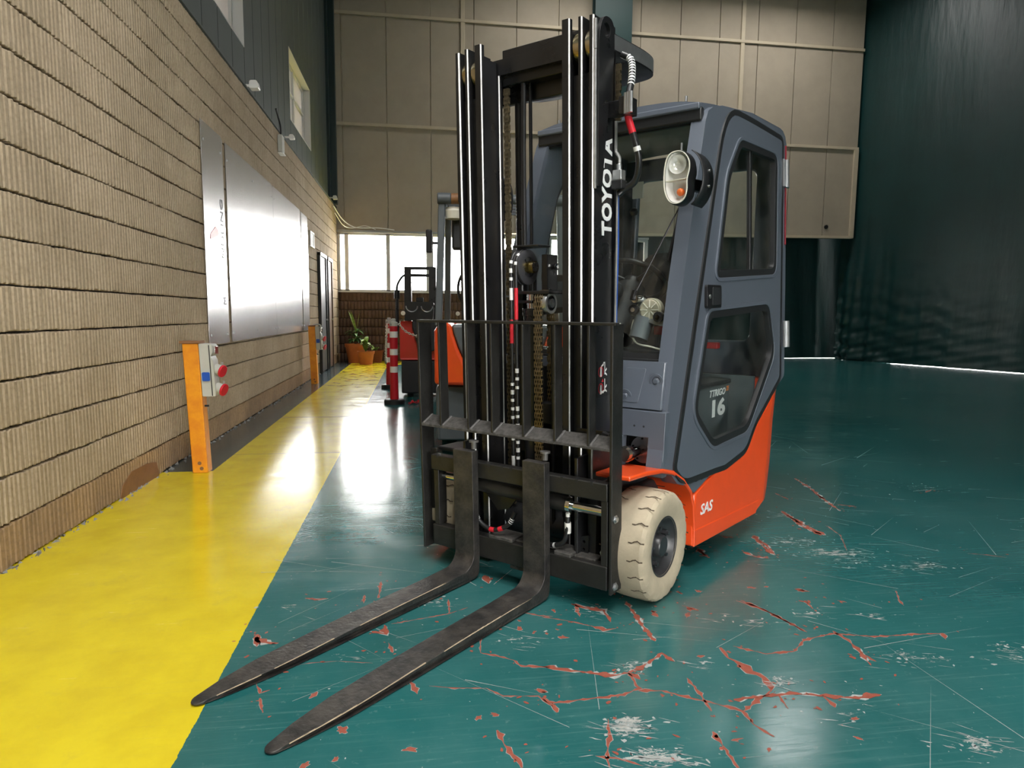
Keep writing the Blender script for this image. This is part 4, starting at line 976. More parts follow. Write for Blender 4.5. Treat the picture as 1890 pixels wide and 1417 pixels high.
# ---- wheels
def wheel(sg):
    xo = sg * .50; cz = .234; N = 120; half = .10
    prof = [(-.085, .122), (-.095, .150), (-.1, .175), (-.1, .205), (-.094, .220), (-.080, .231), (-.055, .2345), (0, .2355), (.055, .2345), (.080, .231), (.094, .220), (.1, .205), (.1, .175), (.095, .150), (.085, .122)]
    m = MB(); vs = []
    for j, (a, r) in enumerate(prof):
        for i in range(N):
            q = (i + (3 if a < 0 else 0)) % 6; rr = r
            if r > .19 and abs(a) > .07 and q == 0: rr = r - (.005 if abs(a) < .09 else .009)
            elif r > .2 and abs(a) > .09 and q in (1, 5): rr = r - .0015
            t = 2 * pi * i / N; vs.append((xo + a, cos(t) * rr, cz + sin(t) * rr))
    k = len(prof)
    m.add(vs, [(j * N + i, j * N + (i + 1) % N, (j + 1) * N + (i + 1) % N, (j + 1) * N + i) for j in range(k - 1) for i in range(N)])
    w = m.build('front_tyre', 'tyre_cream', fk, smooth=28)
    g = MB()
    for i in range(20):
        for s2, ph in ((1, 0), (-1, .5)):
            t0 = 2 * pi * (i + ph) / 20; pts = []
            for u, dt in ((.098, 0.0), (.085, .004), (.070, -.012), (.058, -.004), (.045, .012), (.030, .010)):
                rr = .2362 if u < .09 else .232
                pts.append((xo + s2 * u, cos(t0 + dt * 2) * rr, cz + sin(t0 + dt * 2) * rr))
            for (p, q) in zip(pts[:-1], pts[1:]):
                p, q = Vector(p), Vector(q); tan = Vector((0, -sin(t0), cos(t0))) * .0032
                g.add([p - tan, q - tan * .7, q + tan * .7, p + tan], [(0, 1, 2, 3)])
    g.build('tread_slit', 'tyre_groove', w, smooth=0, weld=False)['kind'] = 'stuff'
    r = MB(); e = sg
    r.lathe([(e * .086, .1225), (e * .088, .128), (e * .078, .124), (e * .070, .116), (e * .052, .108), (e * .046, .100), (e * .044, .050), (e * .078, .046), (e * .084, .040), (e * .084, 0)], (xo, 0, cz), 'x', n=48, cap0=False)
    rim = r.build('wheel_rim', 'rim_black', w, smooth=40)
    for i in range(5):
        t = 2 * pi * i / 5 + .5; c = Vector((xo + e * .044, cos(t) * .078, cz + sin(t) * .078))
        MB().cyl(c, c + Vector((e * .022, 0, 0)), .014, n=6).cyl(c + Vector((e * .022, 0, 0)), c + Vector((e * .032, 0, 0)), .008, n=8).build('wheel_nut', 'rim_black', w)
    MB().lathe([(e * .0865, .123), (e * .090, .127), (e * .0865, .131)], (xo, 0, cz), 'x', n=48, cap0=False, cap1=False).build('rim_flange', 'rim_black', w, smooth=60)
    return w
wheel(1); wheel(-1)
MB().cyl((-.4, 0, .234), (.4, 0, .234), .07, n=20).build('front_axle', 'interior_dark', fk)
for sg in (-1, 1):
    MB().lathe([(-.05, .06), (-.05, .16), (.05, .16), (.05, .06)], (sg * .2, 1.28, .16), 'x', n=28).build('rear_wheel', 'rubber', fk)

# ---- chassis
MB().box(-.40, .40, .10, 1.15, .10, .44).build('chassis', 'interior_dark', fk, bevel=.01)
MB().box(-.33, .33, .045, .075, .10, .96).build('front_bulkhead', 'interior_dark', fk, bevel=.004)
MB().box(-.38, .38, -.02, .10, .12, .42).build('axle_housing', 'interior_dark', fk, bevel=.02)

# ---- orange body: side panels and counterweight
PANEL = [(.356, .127), (1.122, .119), (1.244, .164), (1.300, .36), (1.351, .596), (1.435, .79), (1.33, .705), (1.122, .607), (.984, .478), (.704, .436), (.608, .436), (.386, .372), (.372, .30)]
for sg in (1, -1):
    MB().prism(PANEL, [], side(-.05, sg), side(.0, sg)).build('side_panel', 'orange_paint', fk, bevel=.012, seg=3)
    # sill crease low on the panel
    MB().prism([(.36, .129), (1.12, .121), (1.18, .185), (.365, .205)], [], side(-.01, sg), side(.004, sg)).build('sill_panel', 'orange_paint', fk, bevel=.003)
    # wheel arch: top plate over the tyre curving down behind it
    arch = [(-.20, .540), (-.05, .537), (.08, .525), (.18, .500), (.27, .452), (.335, .39), (.362, .32), (.368, .15)]
    m = MB(); k = len(arch); vs = []
    xi, xo = sg * .33, None
    for (y, z) in arch:
        for (xx, dz) in ((sg * .36, 0), (sg * (SX(y, z) + .004), 0), (sg * (SX(y, z) + .004), .020), (sg * .36, .020)):
            nx = 0
            vs.append((xx, y + (dz * .8 if z < .45 else 0), z + (dz if z > .4 else dz * .4)))
    fs = []
    for i in range(k - 1):
        for j in range(4): fs.append((i * 4 + j, i * 4 + (j + 1) % 4, (i + 1) * 4 + (j + 1) % 4, (i + 1) * 4 + j))
    fs += [(3, 2, 1, 0), tuple((k - 1) * 4 + j for j in range(4))]
    m.add(vs, fs); m.build('wheel_arch', 'orange_paint' if sg > 0 else 'interior_dark', fk, bevel=.006, smooth=50)
    MB().box(min(sg * .34, sg * .37), max(sg * .34, sg * .37), -.20, .37, .16, .50).build('arch_liner', 'interior_dark', fk)
    MB().box(min(sg * .37, sg * .50), max(sg * .37, sg * .50), .355, .375, .14, .42).build('arch_wall', 'orange_paint', fk)
    # step plate between door and panel
    st = MB().prism([(.265, .452), (.60, .442), (.385, .378), (.35, .40)], [], side(-.05, sg), side(-.004, sg)).build('step_plate', 'slate_paint', fk, bevel=.003)
    for w in (.40, .46, .52): MB().prism([(w, .428), (w + .03, .431), (w + .03, .444), (w, .441)], [], side(-.006, sg), side(-.002, sg)).build('step_slot', 'interior_dark', st, smooth=0)
m = MB(); ZS = [(.118, 1.10, 1.22), (.165, 1.244, 1.46), (.24, 1.262, 1.545), (.36, 1.30, 1.60), (.596, 1.351, 1.655), (.79, 1.43, 1.68), (.835, 1.47, 1.68)]
n = 10; rings = []
for z, yc, yr in ZS:
    fy = min(1.215, yc - .02); ring_ = [(.45, fy), (.45, yc - .012), (SX(yc, z) - .002, yc - .006)]
    for i in range(n + 1):
        t = i / n * pi / 2; ring_.append((SX(yc, z) - .002 - .20 * (1 - cos(t)), yc + (yr - yc) * sin(t)))
    ring_ = ring_ + [(-x, y) for x, y in reversed(ring_)]; rings.append([(x, y, z) for x, y in ring_])
k = len(rings[0]); vs = [p for r_ in rings for p in r_]
fs = [(j * k + i, j * k + (i + 1) % k, (j + 1) * k + (i + 1) % k, (j + 1) * k + i) for j in range(len(rings) - 1) for i in range(k)] + [tuple(range(k - 1, -1, -1)), tuple((len(rings) - 1) * k + i for i in range(k))]
m.add(vs, fs); cw = m.build('counterweight', 'orange_paint', fk, smooth=32, bevel=.008)
text_part('lettering', 'SAS', .06, 'white_print', fk, side(.0015)(.435, .262), side(0)(1, .255) - side(0)(0, .262 + .0), (0, 0, 1), width=.135, height=.052, bold=.0012, shear=.18)

# ---- cab shell
DOOR = rounded([(.200, .525, .02), (.79, 2.198, .22), (1.06, 2.206, .12), (1.555, 2.203, .03), (1.497, .85, .02), (1.122, .632, .05), (.984, .502, .05), (.72, .458, .02), (.60, .462, 0), (.31, .462, .03), (.255, .478, .02)], 6)
FRAME = rounded([(.063, .525, 0), (.302, 1.349, 0), (.575, 2.165, .07), (.746, 2.214, 0), (1.125, 2.264, 0), (1.60, 2.275, .06), (1.655, 2.21, .06), (1.60, .85, .02), (1.49, .80, .02), (1.12, .60, .05), (.98, .465, .03), (.70, .428, 0), (.28, .432, .03), (.215, .455, 0), (.165, .50, 0)], 2)
W_UP = rounded([(.622, 1.378, .06), (.775, 1.895, .06), (.938, 2.093, .05), (1.475, 2.112, .08), (1.442, 1.438, .07)], 6)
W_LO = rounded([(.540, 1.222, .05), (1.328, 1.272, .07), (1.418, .985, .08), (1.010, .590, .07), (.565, .565, .06), (.358, .750, .08)], 6)
def ring_part(name, outer, wd, o0, o1, mm, parent, sg, bev=.004):
    return MB().prism(outer, [inset(outer, wd)], side(o0, sg), side(o1, sg)).build(name, mm, parent, bevel=bev, seg=2)
for sg in (1, -1):
    MB().prism(FRAME, [inset(DOOR, -.020)], side(-.075, sg), side(-.004, sg)).build('cab_side_frame', 'slate_paint', fk, bevel=.009, seg=3)
    MB().prism(inset(DOOR, -.028), [inset(DOOR, -.001)], side(-.06, sg), side(.004, sg)).build('door_seal', 'seal_rubber', fk, bevel=.004)
    dr = MB().prism(DOOR, [W_UP, W_LO], side(-.035, sg), side(.004, sg)).build('cab_door', 'slate_paint', fk, bevel=.008, seg=3)
    for wn in (W_UP, W_LO):
        ring_part('window_rim', inset(wn, -.016), .018, -.02, .010, 'slate_paint', dr, sg, .006)
        ring_part('window_seal', wn, .036, -.02, .007, 'seal_rubber', dr, sg, .006)
    gi = inset(W_LO, .034); MB().prism(gi, [], side(-.016, sg), side(-.011, sg)).build('door_glass', 'cab_glass', dr, smooth=0)
    gi = inset(W_UP, .034)
    MB().prism(gi, [], side(-.016, sg), side(-.011, sg)).build('door_glass', 'cab_glass', dr, smooth=0)
    MB().prism([(1.075, 1.43), (1.10, 1.43), (1.115, 2.07), (1.09, 2.07)], [], side(-.022, sg), side(-.002, sg)).build('window_divider', 'plastic_black', dr, bevel=.003)
    MB().prism([(.68, 1.41), (1.42, 1.445), (1.42, 1.462), (.68, 1.428)], [], side(-.02, sg), side(-.003, sg)).build('window_track', 'plastic_black', dr, bevel=.002)
    h = MB().prism(rounded([(.50, 1.235, .015), (.505, 1.345, .015), (.665, 1.348, .015), (.662, 1.24, .015)], 4), [], side(.0, sg), side(.018, sg)).build('door_handle', 'plastic_black', dr, bevel=.005)
    MB().prism(rounded([(.555, 1.25, .01), (.56, 1.335, .01), (.645, 1.335, .01), (.645, 1.255, .01)], 4), [], side(.016, sg), side(.022, sg)).build('handle_paddle', 'interior_dark', h, bevel=.003)
    MB().lathe([(0, .010), (.004, .010), (.004, 0)], Vector((sg * (SX(.53, 1.29) + .018), .53, 1.29)), 'x', n=12).build('lock', 'zinc', h)
    for z0 in (1.95, 1.02):
        hg = MB().prism([(1.565, z0), (1.565, z0 + .155), (1.60, z0 + .155), (1.60, z0)], [], side(.0, sg), side(.012, sg)).build('door_hinge', 'zinc', dr, bevel=.002)
        MB().cyl(side(.010, sg)(1.612, z0), side(.010, sg)(1.612, z0 + .155), .012, n=10).build('hinge_pin', 'zinc', hg)
        MB().prism([(1.62, z0), (1.62, z0 + .15), (1.655, z0 + .15), (1.655, z0)], [], side(-.002, sg), side(.010, sg)).build('hinge_leaf', 'zinc', hg, bevel=.002)
    MB().prism([(1.606, 1.62), (1.622, 2.19), (1.629, 2.19), (1.613, 1.62)], [], side(-.004, sg), side(.004, sg)).build('red_reflector_strip', 'tail_red', fk, bevel=.002)

# roof, header and rear frame
def roofz(y): return 2.178 + .075 * (1 - ((y - 1.25) / .75) ** 2) if y < 1.25 else 2.253 + .012 * (y - 1.25)
ys = [.545 + (1.70 - .545) * i / 14 for i in range(15)]
m = MB(); vs = []
for y in ys:
    hw_ = SX(y, 2.2) - .03
    for x in [hw_ * (-1 + 2 * i / 10) for i in range(11)]:
        z = roofz(y) + .030 * (1 - (x / hw_) ** 4); vs += [(x, y, z), (x, y, z - .035)]
nx = 11
for i in range(len(ys) - 1):
    for j in range(nx - 1):
        a = (i * nx + j) * 2; b = a + 2; c = a + nx * 2; d = c + 2
        m.add([vs[a], vs[b], vs[d], vs[c]], [(0, 1, 2, 3)]); m.add([vs[a + 1], vs[c + 1], vs[d + 1], vs[b + 1]], [(0, 1, 2, 3)], 1)
for i in range(len(ys) - 1):
    for j in (0, nx - 1):
        a = (i * nx + j) * 2; c = a + nx * 2; m.add([vs[a], vs[c], vs[c + 1], vs[a + 1]], [(0, 1, 2, 3)])
for j in range(nx - 1):
    for i in (0, len(ys) - 1):
        a = (i * nx + j) * 2; b = a + 2; m.add([vs[a], vs[b], vs[b + 1], vs[a + 1]], [(0, 1, 2, 3)])
m.build('cab_roof', ['slate_paint', 'headliner'], fk, smooth=40)
MB().box(-.46, .46, .545, .585, 2.105, 2.17).build('windscreen_header', 'seal_rubber', fk, bevel=.008)
MB().box(-.455, .455, .53, .56, 2.155, 2.185).build('rain_gutter', 'slate_paint', fk, bevel=.006)
for x, y in ((-.36, .60), (.02, .60), (.36, .60), (.30, 1.0)): MB().cyl((x, y, roofz(y) + .02), (x, y, roofz(y) + .045), .007, n=8).build('roof_bolt', 'zinc', fk)
hole = rounded([(-.40, 1.05, .05), (.40, 1.05, .05), (.39, 2.08, .06), (-.39, 2.08, .06)], 5)
MB().prism([(-.56, .83), (.56, .83), (.50, 2.22), (-.50, 2.22)], [hole], lambda u, v: (u, 1.585 + (v - .83) * .035, v), lambda u, v: (u, 1.63 + (v - .83) * .035, v)).build('cab_rear_frame', 'slate_paint', fk, bevel=.01)
MB().prism(inset(hole, -.01), [], lambda u, v: (u, 1.60 + (v - .83) * .035, v), lambda u, v: (u, 1.604 + (v - .83) * .035, v)).build('rear_glass', 'cab_glass', fk, smooth=0)

# windscreen
wsb, wst = 1.012, 2.115
def wy(z): return .240 + (z - wsb) * .315
def ws(off): return lambda u, v: Vector((u, wy(v) + off, v))
wsp = rounded([(-.468, wsb, .03), (.468, wsb, .03), (.437, wst, .05), (-.437, wst, .05)], 5)
wsg = MB().prism(wsp, [], ws(0), ws(.005)).build('windscreen', 'cab_glass', fk, smooth=0)
MB().prism(inset(wsp, -.014), [inset(wsp, .016)], ws(-.004), ws(.010)).build('windscreen_seal', 'seal_rubber', fk, bevel=.003)
MB().box(-.47, .47, wy(wsb) - .03, wy(wsb) + .02, wsb - .025, wsb - .008).build('windscreen_sill', 'seal_rubber', fk, bevel=.003)
# cowl under the windscreen
m = MB().prism([(-.50, .79), (.50, .79), (.488, .995), (-.488, .995)], [], lambda u, v: (u, .115 + (v - .79) * .32, v), lambda u, v: (u, .175 + (v - .79) * .32, v))
cowl = m.build('front_cowl', 'slate_paint', fk, bevel=.006)
def cowl_pt(x, z, o=0): return Vector((x, .115 + (z - .79) * .32 - o, z))
for sg in (1, -1):
    MB().prism(rounded([(sg * .30, .815, .01), (sg * .385, .815, .01), (sg * .40, .965, .01), (sg * .30, .965, .01)], 3), [], lambda u, v: cowl_pt(u, v, .004), lambda u, v: cowl_pt(u, v, -.004)).build('pressed_panel', 'slate_paint', cowl, bevel=.003)
    for x, z in ((.455, .912), (.318, .838)):
        c = cowl_pt(sg * x, z)
        MB().lathe([(0, .034), (-.004, .032), (-.004, .022), (.002, .020), (-.004, .012), (-.010, .010), (-.010, 0)], c, 'y', n=24).build('cowl_fastener', 'slate_paint', cowl, smooth=50)
    lw = [(.20, .50), (.20, .785), (.53, .785), (.53, .50), (.452, .50), (.452, .668), (.33, .668), (.33, .50)]
    MB().prism([(sg * x, z) for x, z in lw], [], lambda u, v: (u, .085 + (v - .5) * .05, v), lambda u, v: (u, .13 + (v - .5) * .05, v)).build('front_panel', 'slate_paint', fk, bevel=.004)
    for x in (.385, .430): MB().cyl((sg * x, .097, .716), (sg * x, .0955, .716), .005, n=8).build('panel_hole', 'interior_dark', fk)
    # tilt cylinder behind the opening
    tc_ = MB().cyl((sg * .40, .16, .600), (sg * .40, .172, .600), .062, n=28).build('tilt_cylinder_flange', 'zinc', fk)
    MB().cyl((sg * .385, .02, .60), (sg * .40, .16, .60), .024, n=20).cyl((sg * .385, .02, .60), (sg * .385, .045, .60), .036, n=20).cyl((sg * .383, .005, .60), (sg * .383, .02, .60), .028, n=20).build('tilt_cylinder', 'chrome', fk)
    for t in range(5): MB().cyl((sg * .40 + .05 * cos(t * 1.256 + .4), .155, .60 + .05 * sin(t * 1.256 + .4)), (sg * .40 + .05 * cos(t * 1.256 + .4), .161, .60 + .05 * sin(t * 1.256 + .4)), .005, n=8).build('flange_bolt', 'interior_dark', tc_)
    MB().box(min(sg * .32, sg * .46), max(sg * .32, sg * .46), .18, .20, .48, .68).build('bay_back', 'interior_dark', fk)

# headlamps on the windscreen pillars
def bean(sx, sz):
    pts = [(-.036, .108), (.022, .112), (.056, .072), (.060, .03), (.048, -.01), (.052, -.05), (.044, -.092), (.010, -.114), (-.030, -.104), (-.054, -.06), (-.060, 0), (-.056, .065)]
    return rounded([(a * sx, b * sz, .045) for a, b in pts], 4)
def lamp_unit(sg):
    c = Vector((sg * .497, .215, 1.786))
    def P(dy): return lambda u, v: c + Vector((sg * u, dy, v))
    body = bean(1.04, 1.04); b2 = bean(.80, .86)
    m = MB(); k = len(body)
    rings = [[P(-.012)(*p) for p in bean(.99, .99)], [P(0)(*p) for p in body], [P(.05)(*p) for p in body], [P(.095)(*p) for p in b2]]
    vs = [p for r_ in rings for p in r_]
    fs = [(j * k + i, j * k + (i + 1) % k, (j + 1) * k + (i + 1) % k, (j + 1) * k + i) for j in range(3) for i in range(k)] + [tuple(range(3 * k, 4 * k))]
    m.add(vs, fs); lampo = m.build('headlamp', 'plastic_black', fk, smooth=40)
    MB().prism(bean(1.0, 1.0), [inset(bean(1.0, 1.0), .0035)], P(-.016), P(-.006)).build('lamp_bezel', 'lamp_cream', lampo, bevel=.002)
    # reflector pan
    inn = bean(.90, .95); k = len(inn); deep = bean(.6, .75)
    m = MB(); vs = [P(-.008)(*p) for p in inn] + [P(.03)(*p) for p in deep]; m.add(vs, [(i, (i + 1) % k, k + (i + 1) % k, k + i) for i in range(k)] + [tuple(range(k, 2 * k))])
    m.build('reflector_pan', 'reflector', lampo, smooth=60)
    MB().lathe([(-.006, .040), (.012, .034), (.026, .016), (.026, 0)], c + Vector((0, 0, .055)), 'y', n=28, cap0=False).build('headlamp_bowl', 'reflector', lampo, smooth=60)
    MB().lathe([(-.010, 0), (-.008, .016), (.0, .024), (.012, .026)], c + Vector((sg * -.006, .0, .045)), 'y', n=24).build('bulb_lens', 'lens_glass', lampo, smooth=60)
    MB().prism([(-.05, -.014), (.042, -.009), (.042, -.005), (-.052, -.010)], [], P(-.010), P(.02)).build('lamp_divider', 'lamp_cream', lampo)
    MB().lathe([(-.006, 0), (-.004, .013), (.006, .017), (.02, .014)], c + Vector((sg * .012, 0, -.060)), 'y', n=20).build('indicator_bulb', 'amber', lampo, smooth=60)
    MB().prism(bean(.955, .965), [], P(-.0125), P(-.0105)).build('lamp_lens', 'lens_glass', lampo, smooth=0)
    # sheet bracket wrapping the back of the lamp
    m = MB(); vs = []; nn = 14
    for i in range(nn + 1):
        t = radians(-62 + 128 * i / nn); r_ = .128
        for dy in (.03, .15): vs.append(c + Vector((sg * (.01 + r_ * cos(t) * .72), dy, r_ * sin(t))))
    m.add(vs, [(2 * i, 2 * i + 1, 2 * i + 3, 2 * i + 2) for i in range(nn)])
    o = m.build('lamp_bracket', 'plastic_black', fk, smooth=60); sm = o.modifiers.new('thick', 'SOLIDIFY'); sm.thickness = .004
    MB().bar(c + Vector((0, .08, -.01)), c + Vector((sg * .05, .17, -.02)), .03, .05).build('lamp_arm', 'plastic_black', fk, bevel=.004)
    for dz in (.035, -.03): MB().cyl(c + Vector((sg * .099, .10, dz)), c + Vector((sg * .106, .10, dz)), .006, n=8).build('bracket_screw', 'zinc', fk)
    MB().cyl(c + Vector((0, .03, .115)), c + Vector((0, .03, .15)), .005, n=8).build('lamp_stud', 'zinc', fk)
lamp_unit(1); lamp_unit(-1)

# wipers and motor behind the screen
def wsx(x, z, o): return Vector((x, wy(z) + o, z))
mot = MB().cyl(wsx(.335, 1.225, .02), wsx(.335, 1.225, .06), .055, n=28).cyl(wsx(.335, 1.225, .012), wsx(.335, 1.225, .02), .048, n=28).build('wiper_motor', 'wiper_motor', fk, bevel=.003)
for i in range(8):
    t = 2 * pi * i / 8; MB().bar(wsx(.335, 1.225, .010) + Vector((.012 * cos(t), 0, .012 * sin(t))), wsx(.335, 1.225, .010) + Vector((.046 * cos(t), 0, .046 * sin(t))), .003, .004).build('casting_rib', 'lamp_cream', mot)
MB().cyl(wsx(.30, 1.185, .05), wsx(.285, 1.09, .05), .046, n=24).build('motor_can', 'interior_grey', mot)
for x, z in ((.257, 1.225), (.388, 1.193)): MB().cyl(wsx(x, z, .0), wsx(x, z, .02), .024, n=20).build('motor_bush', 'rubber', mot); MB().cyl(wsx(x, z, -.006), wsx(x, z, .0), .011, n=12).build('bush_screw', 'chrome', mot)
MB().prism([(.24, 1.20), (.28, 1.29), (.40, 1.21), (.46, 1.20), (.46, 1.14), (.36, 1.16)], [], ws(.025), ws(.03)).build('motor_plate', 'zinc', mot)
MB().cyl(wsx(.271, 1.275, -.03), wsx(.271, 1.275, .03), .018, n=16).build('wiper_spindle', 'chrome', fk)
wa = MB().bar(wsx(.262, 1.27, -.035), wsx(.268, 1.315, -.035), .022, .016).bar(wsx(.268, 1.30, -.03), wsx(.415, 1.70, -.02), .010, .006).build('wiper_arm', 'plastic_black', fk, bevel=.002)
MB().bar(wsx(.40, 1.45, -.014), wsx(.425, 1.75, -.014), .012, .008).bar(wsx(.415, 1.70, -.018), wsx(.412, 1.58, -.014), .006, .01).build('wiper_blade', 'rubber', wa)
MB().tube(spline([wsx(.25, 1.18, .04), wsx(.245, 1.12, .05), wsx(.28, 1.07, .05), wsx(.36, 1.055, .04), wsx(.44, 1.04, .03)], 24), .005, 8).build('washer_hose', 'lamp_cream', fk)
MB().tube(spline([wsx(.18, 1.16, .04), wsx(.20, 1.10, .05), wsx(.19, 1.05, .05)], 14), .006, 8).build('washer_hose', 'lamp_cream', fk)

# cab interior
MB().box(-.44, .44, .32, 1.55, .40, .47).build('cab_floor', 'interior_dark', fk)
cons = MB().box(-.43, .43, .66, 1.52, .46, .835).build('battery_hood', 'interior_grey', fk, bevel=.02)
MB().box(-.44, .44, .65, 1.52, .825, .85).build('hood_lid', 'interior_dark', fk, bevel=.008)
MB().box(-.566, .566, 1.185, 1.21, .44, .87).build('rear_bulkhead', 'interior_grey', fk)
xs2 = .4312
text_part('lettering', 'TTRIGO', .05, 'white_print', cons, (xs2, .885, .768), (0, 1, 0), (0, 0, 1), width=.24, height=.038, bold=.001, shear=.25)
text_part('lettering', 'ZE', .03, 'orange_print', cons, (xs2, 1.135, .785), (0, 1, 0), (0, 0, 1), width=.045, height=.026, bold=.0006, shear=.1)
text_part('lettering', '16', .1, 'white_print', cons, (xs2, .93, .655), (0, 1, 0), (0, 0, 1), width=.20, height=.098, bold=.004)
seat = MB().box(-.22, .22, .78, 1.26, .90, 1.02).build('seat_cushion', 'interior_dark', fk, bevel=.04, seg=3)
MB().prism(rounded([(-.22, .98, .06), (.22, .98, .06), (.19, 1.58, .1), (-.19, 1.58, .1)], 5), [], lambda u, v: (u, 1.22 + (v - .98) * .18, v), lambda u, v: (u, 1.33 + (v - .98) * .18, v)).build('seat_backrest', 'interior_dark', fk, bevel=.03, seg=3)
MB().box(-.2, .2, .82, 1.24, .85, .90).build('seat_base', 'interior_dark', fk, bevel=.01)
for sg in (1, -1): MB().bar((sg * .27, .98, 1.16), (sg * .27, 1.26, 1.20), .06, .06).build('armrest', 'interior_dark', fk, bevel=.02)
MB().box(.30, .40, 1.05, 1.10, 1.02, 1.055).bar((.31, .62, 1.06), (.31, 1.0, 1.07), .03, .03).build('red_lever', 'red_plastic', fk, bevel=.006)
MB().box(.34, .45, .36, .40, 1.11, 1.15).build('red_tag', 'red_plastic', fk, bevel=.004)
cc = Vector((.10, .62, 1.38)); ax_ = Vector((0, .55, .83)).normalized(); e1 = Vector((1, 0, 0)); e2 = ax_.cross(e1)
st = MB().tube([cc + e1 * .165 * cos(t) + e2 * .165 * sin(t) for t in [2 * pi * i / 36 for i in range(36)]], .014, 10, closed=True).build('steering_wheel', 'plastic_black', fk, smooth=80)
for t in (radians(90), radians(210), radians(330)): MB().bar(cc - ax_ * .02, cc + (e1 * cos(t) + e2 * sin(t)) * .16, .03, .012, up=ax_).build('wheel_spoke', 'plastic_black', st, bevel=.004)
MB().cyl(cc - ax_ * .05, cc - ax_ * .0, .05, n=24).build('horn_pad', 'plastic_black', st, bevel=.008)
MB().cyl(cc - ax_ * .05, cc - ax_ * .35, .075, .09, n=28).build('steering_column', 'interior_dark', fk)
MB().lathe([(0, 0), (.0, .09), (.03, .10), (.06, .095), (.08, .07), (.085, 0)], (.03, .43, 1.29), 'z', n=28).lathe([(-.42, .085), (0, .085)], (.03, .43, 1.29), 'z', n=28).build('dashboard_pod', 'interior_dark', fk)
MB().box(-.44, .44, .34, .50, .80, 1.03).build('dashboard', 'interior_dark', fk, bevel=.03)
for k_, x in enumerate((-.10, -.02, .26)): MB().cyl((x, .56, 1.02), (x + .01, .60, 1.22), .006, n=8).lathe([(-.02, 0), (-.015, .014), (.01, .017), (.02, 0)], (x + .01, .60, 1.23), 'z', n=14).build('control_lever', 'plastic_black', fk)
MB().box(-.44, -.40, 1.45, 1.58, .9, 2.1).build('rear_pillar_trim', 'interior_dark', fk, bevel=.01)
MB().box(-.40, -.325, 1.565, 1.575, 1.965, 2.07).build('info_sticker', 'paper', fk)
MB().cyl((-.36, 1.50, 1.30), (-.352, 1.50, 1.85), .010, n=10).lathe([(-.03, 0), (-.02, .02), (0, .03), (.02, .02), (.03, 0)], (-.352, 1.50, 1.868), 'z', n=16).build('seat_belt_post', 'plastic_black', fk)

# ------------------------------------------------------------------ metal sheets screwed to the block wall
def metal_sheet(y0, y1, z0, z1, label, xo=.0, cut=.05):
    f = WX + .012 + xo
    o = MB().prism([(y0, z0), (y1, z0), (y1, z1 - cut * .6), (y1 - cut, z1), (y0, z1)], [], lambda u, v: (f, u, v), lambda u, v: (f + .004, u, v)).build('metal_sheet', 'brushed_sheet', bevel=.001, smooth=30)
    tag(o, label, 'metal sheet', 'metal sheets on the block wall')
    n = max(2, int((y1 - y0) / 1.1) + 1)
    for z in (z0 + .09, z1 - .16):
        for i in range(n):
            y = y0 + .07 + (y1 - y0 - .14) * i / (n - 1)
            place(RIVET, 'rivet', o, loc=(f + .004, y, z))
    return o
RIVET = MB().lathe([(0, .013), (.005, .010), (.007, 0)], (0, 0, 0), 'x', n=8).mesh('rivet', 'bare_steel')
s1 = metal_sheet(6.555, 7.245, .89, 2.89, 'narrow upright metal sheet with faint lettering, nearest to the camera on the block wall')
metal_sheet(7.34, 9.62, .895, 2.87, 'wide shiny metal sheet beside the lettered narrow sheet')
metal_sheet(9.63, 11.80, .895, 2.865, 'wide shiny metal sheet farther along, left of the farthest narrow strip')
metal_sheet(11.88, 12.56, .89, 2.85, 'narrow blank metal strip at the far end of the row')
xf = WX + .0185
text_part('lettering', 'NDLING', .1, 'black_print', s1, (xf, 7.17, 1.72), (0, 0, 1), (0, -1, 0), width=.56, height=.085)
text_part('lettering', 'M', .1, 'black_print', s1, (xf, 7.17, 1.27), (0, 0, 1), (0, -1, 0), width=.07, height=.085)
MB().prism([(6.72, 1.86), (6.98, 1.92), (6.98, 1.97), (6.90, 2.0), (6.72, 1.91)], [], lambda u, v: (xf, u, v), lambda u, v: (xf + .001, u, v)).build('red_logo_mark', 'red_print', s1)

